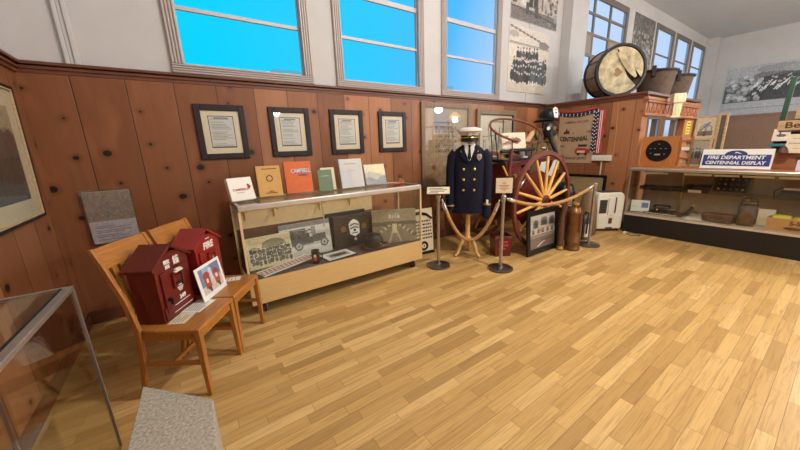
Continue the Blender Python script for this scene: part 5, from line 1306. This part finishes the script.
MB().tube([(-.08, 0, .28), (-.07, 0, .39), (.07, 0, .39), (.08, 0, .28)], .008, 8).build('handle', 'iron', t, smooth=True)
t = thing('cream_booklet', 'cream booklet standing upright between the hand lantern and the tan carton', 'book', R(1.60, .34, DK + .004), RZ, None, math.radians(-8))
MB().box(-.085, .085, 0, .02, 0, .235).build('cover', 'cream', t, bevel=.002)
t = thing('carton', 'tan carton marked S-S holding yellow cloth in the right showcase', 'box', R(1.86, .12, DK), RZ - .03)
b = MB().box(-.22, .22, 0, .008, 0, .17).box(-.22, .22, .172, .18, 0, .17).box(-.22, -.212, .008, .172, 0, .17).box(.212, .22, .008, .172, 0, .17).box(-.212, .212, .008, .172, 0, .008); b.build('box', 'carton', t)
text(t, 'S-S', .075, 'brownink', .03, -.001, .115, bold=.003)
MB().prism([(.02 + .08 * math.cos(a), .045 + .022 * math.sin(a)) for a in np.linspace(0, 2 * PI, 17)[:-1]], -.0015, 0).build('stamp', 'brownink', t)
t = thing('yellow_gloves', 'folded yellow cloth lying in the tan carton', 'cloth', R(1.83, .21, DK + .10), RZ)
MB().box(-.16, .02, -.07, .07, -.06, .10).box(.03, .17, -.07, .06, -.06, .085).build('cloth', 'yellow', t, bevel=.03); t.name = 'yellow_cloth'
t = thing('radio_set', 'brown leather radio set at the right end inside the right showcase', 'radio', R(2.29, .25, DK), RZ)
MB().box(-.19, .19, -.10, .10, 0, .30).build('case', 'greyleather', t, bevel=.025)
MB().box(-.17, .17, -.108, -.09, .05, .15).build('pocket', 'leather', t, bevel=.01); MB().box(-.15, .15, -.106, -.10, .255, .27).build('trim_strip', 'silver', t)
MB().tube([(-.1, 0, .30), (-.08, 0, .35), (.08, 0, .35), (.1, 0, .30)], .01, 8).build('handle', 'leather', t, smooth=True)
# upper shelf
t = thing('black_tray', 'flat black tray with narrow slots on the glass shelf of the right showcase', 'tray', R(.36, .48, SF), RZ)
MB().box(-.30, .30, -.13, .13, 0, .055).build('tray', 'black', t, bevel=.006); MB().box(-.27, .27, -.135, -.13, .025, .035).build('slot', 'greyplastic', t)
t = thing('black_cash_box', 'black metal box with a white card beside the black tray', 'box', R(.83, .45, SF), RZ)
MB().box(-.14, .14, -.12, .12, 0, .11).build('body', 'black', t, bevel=.006); MB().box(-.148, .148, -.125, .125, .085, .115).build('lid', 'black', t, bevel=.005)
MB().at(T(-.02, -.13, 0) @ rot(0, .5)).box(-.08, .08, -.002, .0, 0, .05).build('card', 'paper', t)
t = thing('badge_frame', 'wood framed dark board of small badges leaning on the glass shelf', 'frame', R(1.18, .42, SF + .009), RZ, None, math.radians(-22))
b = MB(); w_, h_ = .21, .30
b.box(-w_, -w_ + .022, -.02, .02, 0, h_).box(w_ - .022, w_, -.02, .02, 0, h_).box(-w_ + .022, w_ - .022, -.02, .02, 0, .022).box(-w_ + .022, w_ - .022, -.02, .02, h_ - .022, h_); b.build('frame', 'greyleather', t, bevel=.004)
bo = MB().box(-w_ + .022, w_ - .022, -.004, .008, .022, h_ - .022).build('backing', 'black', t)
for r in range(3):
    for c in range(5):
        x, z = -.13 + c * .065, .07 + r * .075; MB().prism([(x + .014 * math.cos(a), z + .016 * math.sin(a)) for a in np.linspace(0, 2 * PI, 9)[:-1]], -.009, -.004).build('badge', 'basemetal' if (r * 3 + c) % 4 else 'brass', bo)
t = thing('projector', 'black case with a white top edge and handle on the glass shelf', 'case', R(1.82, .45, SF), RZ)
MB().prism([(-.17, 0), (.17, 0), (.14, .12), (-.13, .12)], -.10, .10).build('body', 'greyplastic', t, bevel=.012); MB().box(-.12, .13, -.09, .09, .12, .145).build('lid', 'white', t, bevel=.006)
MB().tube([(-.19, -.05, .0), (-.2, -.05, .10), (-.13, -.05, .15)], .008, 8).build('handle', 'iron', t, smooth=True); t.name = 'black_case'
t = thing('file_trays', 'stack of silver and grey trays at the right on the glass shelf', 'tray', R(2.26, .42, SF), RZ); t.name = 'letter_tray'
for k, m_ in enumerate(('greyleather', 'silver', 'greyplastic', 'silver')): MB().box(-.22 + .02 * k, .22, -.12, .12, .03 * k, .03 * k + .024).build('tray', m_, t, bevel=.004)

# on top of the right showcase
TP = RT + .002
t = thing('clock_panel', 'pine panel with a large black dial, standing at the left on the right showcase', 'clock', R(.227, .42, TP), RZ)
MB().box(-.25, .25, 0, .03, .02, .50).build('panel', 'pineboard', t, bevel=.004)
MB().box(-.25, .27, -.05, .08, 0, .02).build('plinth', 'pineboard', t, bevel=.004)
d_ = MB().prism([(.0 + .178 * math.cos(a), .265 + .178 * math.sin(a)) for a in np.linspace(0, 2 * PI, 49)[:-1]], -.016, 0).build('dial', 'black', t, bevel=.004)
for k in range(10):
    a = math.radians(200 - k * 24.5) if k < 10 else 0
for (x, z) in ((-.11, .30), (-.05, .30), (.03, .30), (.10, .30), (.0, .375), (-.10, .225), (.09, .21)): MB().box(x - .012, x + .012, -.0185, -.016, z - .004, z + .004).build('dial_mark', 'silver', d_)
MB().box(-.045, .035, -.0185, -.016, .19, .215).build('name_plate', 'silver', d_)
t = thing('slatted_frame', 'upright reddish wooden frame with cross slats beside the clock panel', 'frame', R(.56, .50, TP + .02), RZ)
for x in (-.07, .07): MB().box(x - .012, x + .012, -.01, .012, 0, .46).build('side_rail', 'redwoodz', t, bevel=.003)
for z in (.10, .24, .38): MB().box(-.058, .058, -.008, .01, z, z + .03).build('slat', 'redwood', t, bevel=.002)
MB().box(-.05, .05, -.012, -.008, .245, .30).build('paper_tag', 'paper', t)
t = thing('display_rack', 'reddish wooden rack with rails behind the navy sign', 'rack', R(.82, .64, TP), RZ)
MB().box(-.16, .52, -.02, .02, 0, .03).box(-.16, .52, -.02, .02, .07, .10).box(-.16, -.12, -.02, .02, .10, .46).build('rails', 'redwood', t, bevel=.004)
p = Pic(40, 40, (214, 196, 172)); 
for u, v, rr in ((.35, .45, .17), (.68, .45, .17)): p.ell(u, v, rr, rr, (90, 90, 96)); p.ell(u, v, rr * .78, rr * .78, (206, 196, 182))
p.ell(.5, .6, .18, .14, (150, 164, 186)); p.rect(.1, .9, .12, .34, (120, 92, 78)); p.line(.25, .4, .7, .75, .03, (70, 66, 70)); p.rect(.4, .55, .1, .3, (80, 50, 46)); p.noise(36, 3, 1)
framed('light wood framed drawing of an old wheeled engine, upper picture behind the navy sign', 'picture', R(.73, .62, 1.555), RZ, .26, .36, .02, p, fmat='crate', depth=.02, name='framed_drawing', rx=math.radians(-4), matmat='cream')
p = Pic(36, 36, (176, 164, 146)); p.rect(0, 1, 0, .3, (140, 120, 100)); p.people([(.25, .2, .9, 4)], 5, .3, 60, 170); p.noise(30, 3, 1)
framed('light wood framed photograph of people, lower picture behind the navy sign', 'picture', R(.70, .53, TP), RZ, .32, .455, .04, p, fmat='crate', depth=.025, name='framed_photograph', rx=math.radians(-5), matmat='cream')
t = thing('frame_stack', 'bare light wood frame standing on end to the right of the engine drawing', 'frame', R(.92, .59, TP), RZ); t.name = 'wood_frame'
for x in (-.055, .03): MB().box(x, x + .028, -.01, .012, 0, .81).build('side', 'crate', t, bevel=.003)
MB().box(-.027, .03, -.01, .012, .78, .81).box(-.027, .03, -.01, .012, 0, .03).build('end', 'crate', t); MB().box(-.027, .03, .0, .01, .03, .78).build('back', 'greyleather', t)
t = thing('letter_block', 'little tan wooden block standing beside the bare wood frame', 'block', R(.85, .48, TP), RZ)
MB().box(-.04, .05, -.04, .04, 0, .30).build('block', 'crate', t, bevel=.006)
t = thing('fire_department_sign', 'white and navy sign reading FIRE DEPARTMENT CENTENNIAL DISPLAY on the right showcase', 'sign', R(1.18, .29, TP), RZ, None, math.radians(-9))
MB().box(-.365, .365, 0, .02, .02, .285).build('board', 'white', t, bevel=.004)
MB().box(-.365, .365, -.02, .06, 0, .02).build('foot', 'white', t, bevel=.003)
pn = MB().box(-.345, .345, -.003, 0, .045, .205).build('navy_panel', 'signblue', t)
MB().prism([(.0 + .115 * math.cos(a), .205 + .062 * math.sin(a)) for a in np.linspace(0, PI, 21)], -.003, 0).build('crest', 'signblue', t)
MB().prism([(-.02, .225), (.0, .245), (.03, .235), (.06, .215), (.03, .222), (.015, .23)], -.005, -.003).build('crest_mark', 'white', t)
text(t, 'FIRE DEPARTMENT', .070, 'white', -.005, -.0035, .163, sx=1.0, bold=.002, shear=.12)
text(t, 'CENTENNIAL DISPLAY', .066, 'white', -.005, -.0035, .087, sx=.92, bold=.002, shear=.12)
# crates and boxes at the right end
t = thing('wooden_tray', 'dark wooden rack at the right end of the right showcase, holding cards and a crate', 'rack', R(1.64, .60, TP), RZ)
MB().box(-.13, .9, -.06, .06, 0, .22).build('lower_box', 'redwood', t, bevel=.004); MB().box(-.13, .9, .04, .06, .22, .66).build('back', 'leather', t); MB().box(-.15, -.13, -.06, .06, 0, .60).build('side', 'leather', t, bevel=.003)
MB().box(.09, .22, -.066, -.06, .10, .16).build('label_holder', 'leather', t)
MB().box(-.13, .9, -.10, .04, .50, .52).build('shelf', 'leather', t)
t = thing('wooden_crate', 'pine crate with dark branded lettering on the rack at the right end', 'crate', R(1.69, .53, TP + .522), RZ + .02)
MB().box(-.20, .55, -.02, .10, 0, .125).build('crate', 'crate', t, bevel=.004)
text(t, 'Bell', .11, 'brownink', -.04, -.021, .06, bold=.002, sx=1.2)
t = thing('wooden_crate', 'smaller pine crate with a dark mark, topmost at the right edge of the room', 'crate', R(1.75, .58, TP + .664), RZ)
MB().box(-.13, .45, -.04, .06, 0, .16).build('crate', 'crate', t, bevel=.004); MB().prism([(-.05, .06), (.05, .11), (.16, .10), (.06, .07)], -.042, -.04).build('brand_mark', 'brownink', t)
t = thing('green_post', 'pair of dark green painted posts standing behind the crates at the right', 'post', R(1.60, .74, TP), RZ)
MB().bar((-.12, 0, 0), (-.09, 0, 1.22), .055, .03).build('post', 'green', t, bevel=.004); MB().bar((.02, 0, 0), (.09, 0, 1.22), .055, .03).build('post', 'green', t, bevel=.004)
p = Pic(28, 30, (222, 204, 186)); p.ell(.5, .45, .3, .13, (90, 74, 66)); p.rect(.35, .45, .45, .75, (60, 50, 46)); p.rect(.2, .8, .8, .85, (150, 120, 100)); p.rect(.55, .9, .2, .35, (236, 226, 214)); p.noise(24, 3, 1)
leanphoto('cream card with a small dark sketch on the rack at the right end', *R(1.545, .48, TP + .378), RZ, .155, .165, p, 12, name='picture_card')
t = thing('teal_book', 'teal book lying on the rack below the sketch card', 'book', R(1.53, .46, TP + .31), RZ)
MB().box(-.07, .08, -.05, .09, 0, .035).build('cover', 'tealcover', t, bevel=.003)
MB().box(.08, .083, -.045, .085, .006, .028).build('pages', 'paper', t)
t = thing('paper_sheet', 'cream printed leaflet leaning on the rack at the right end', 'paper', R(1.70, .45, TP + .22), RZ, None, math.radians(-10))
MB().box(-.09, .11, 0, .004, 0, .25).build('sheet', 'cream', t)
for z, ww in ((.19, .09), (.13, .14), (.12, .14), (.06, .05)): MB().box(-ww / 2, ww / 2 + .01, -.001, 0, z, z + .004).build('lettering', 'brownink', t)
t = thing('small_bell', 'small brown round bell in front of the cream leaflet', 'bell', R(1.60, .42, TP + .222), RZ)
MB().lathe([(.055, 0), (.052, .02), (.04, .06), (.02, .085), (.008, .10)], 18).build('bell', 'leather', t, smooth=True)
t = thing('lavender_card', 'pale lavender card standing at the far right end of the right showcase', 'card', R(1.86, .26, TP), RZ, None, math.radians(-10))
MB().box(-.10, .20, 0, .005, 0, .14).build('card', 'lavender', t)
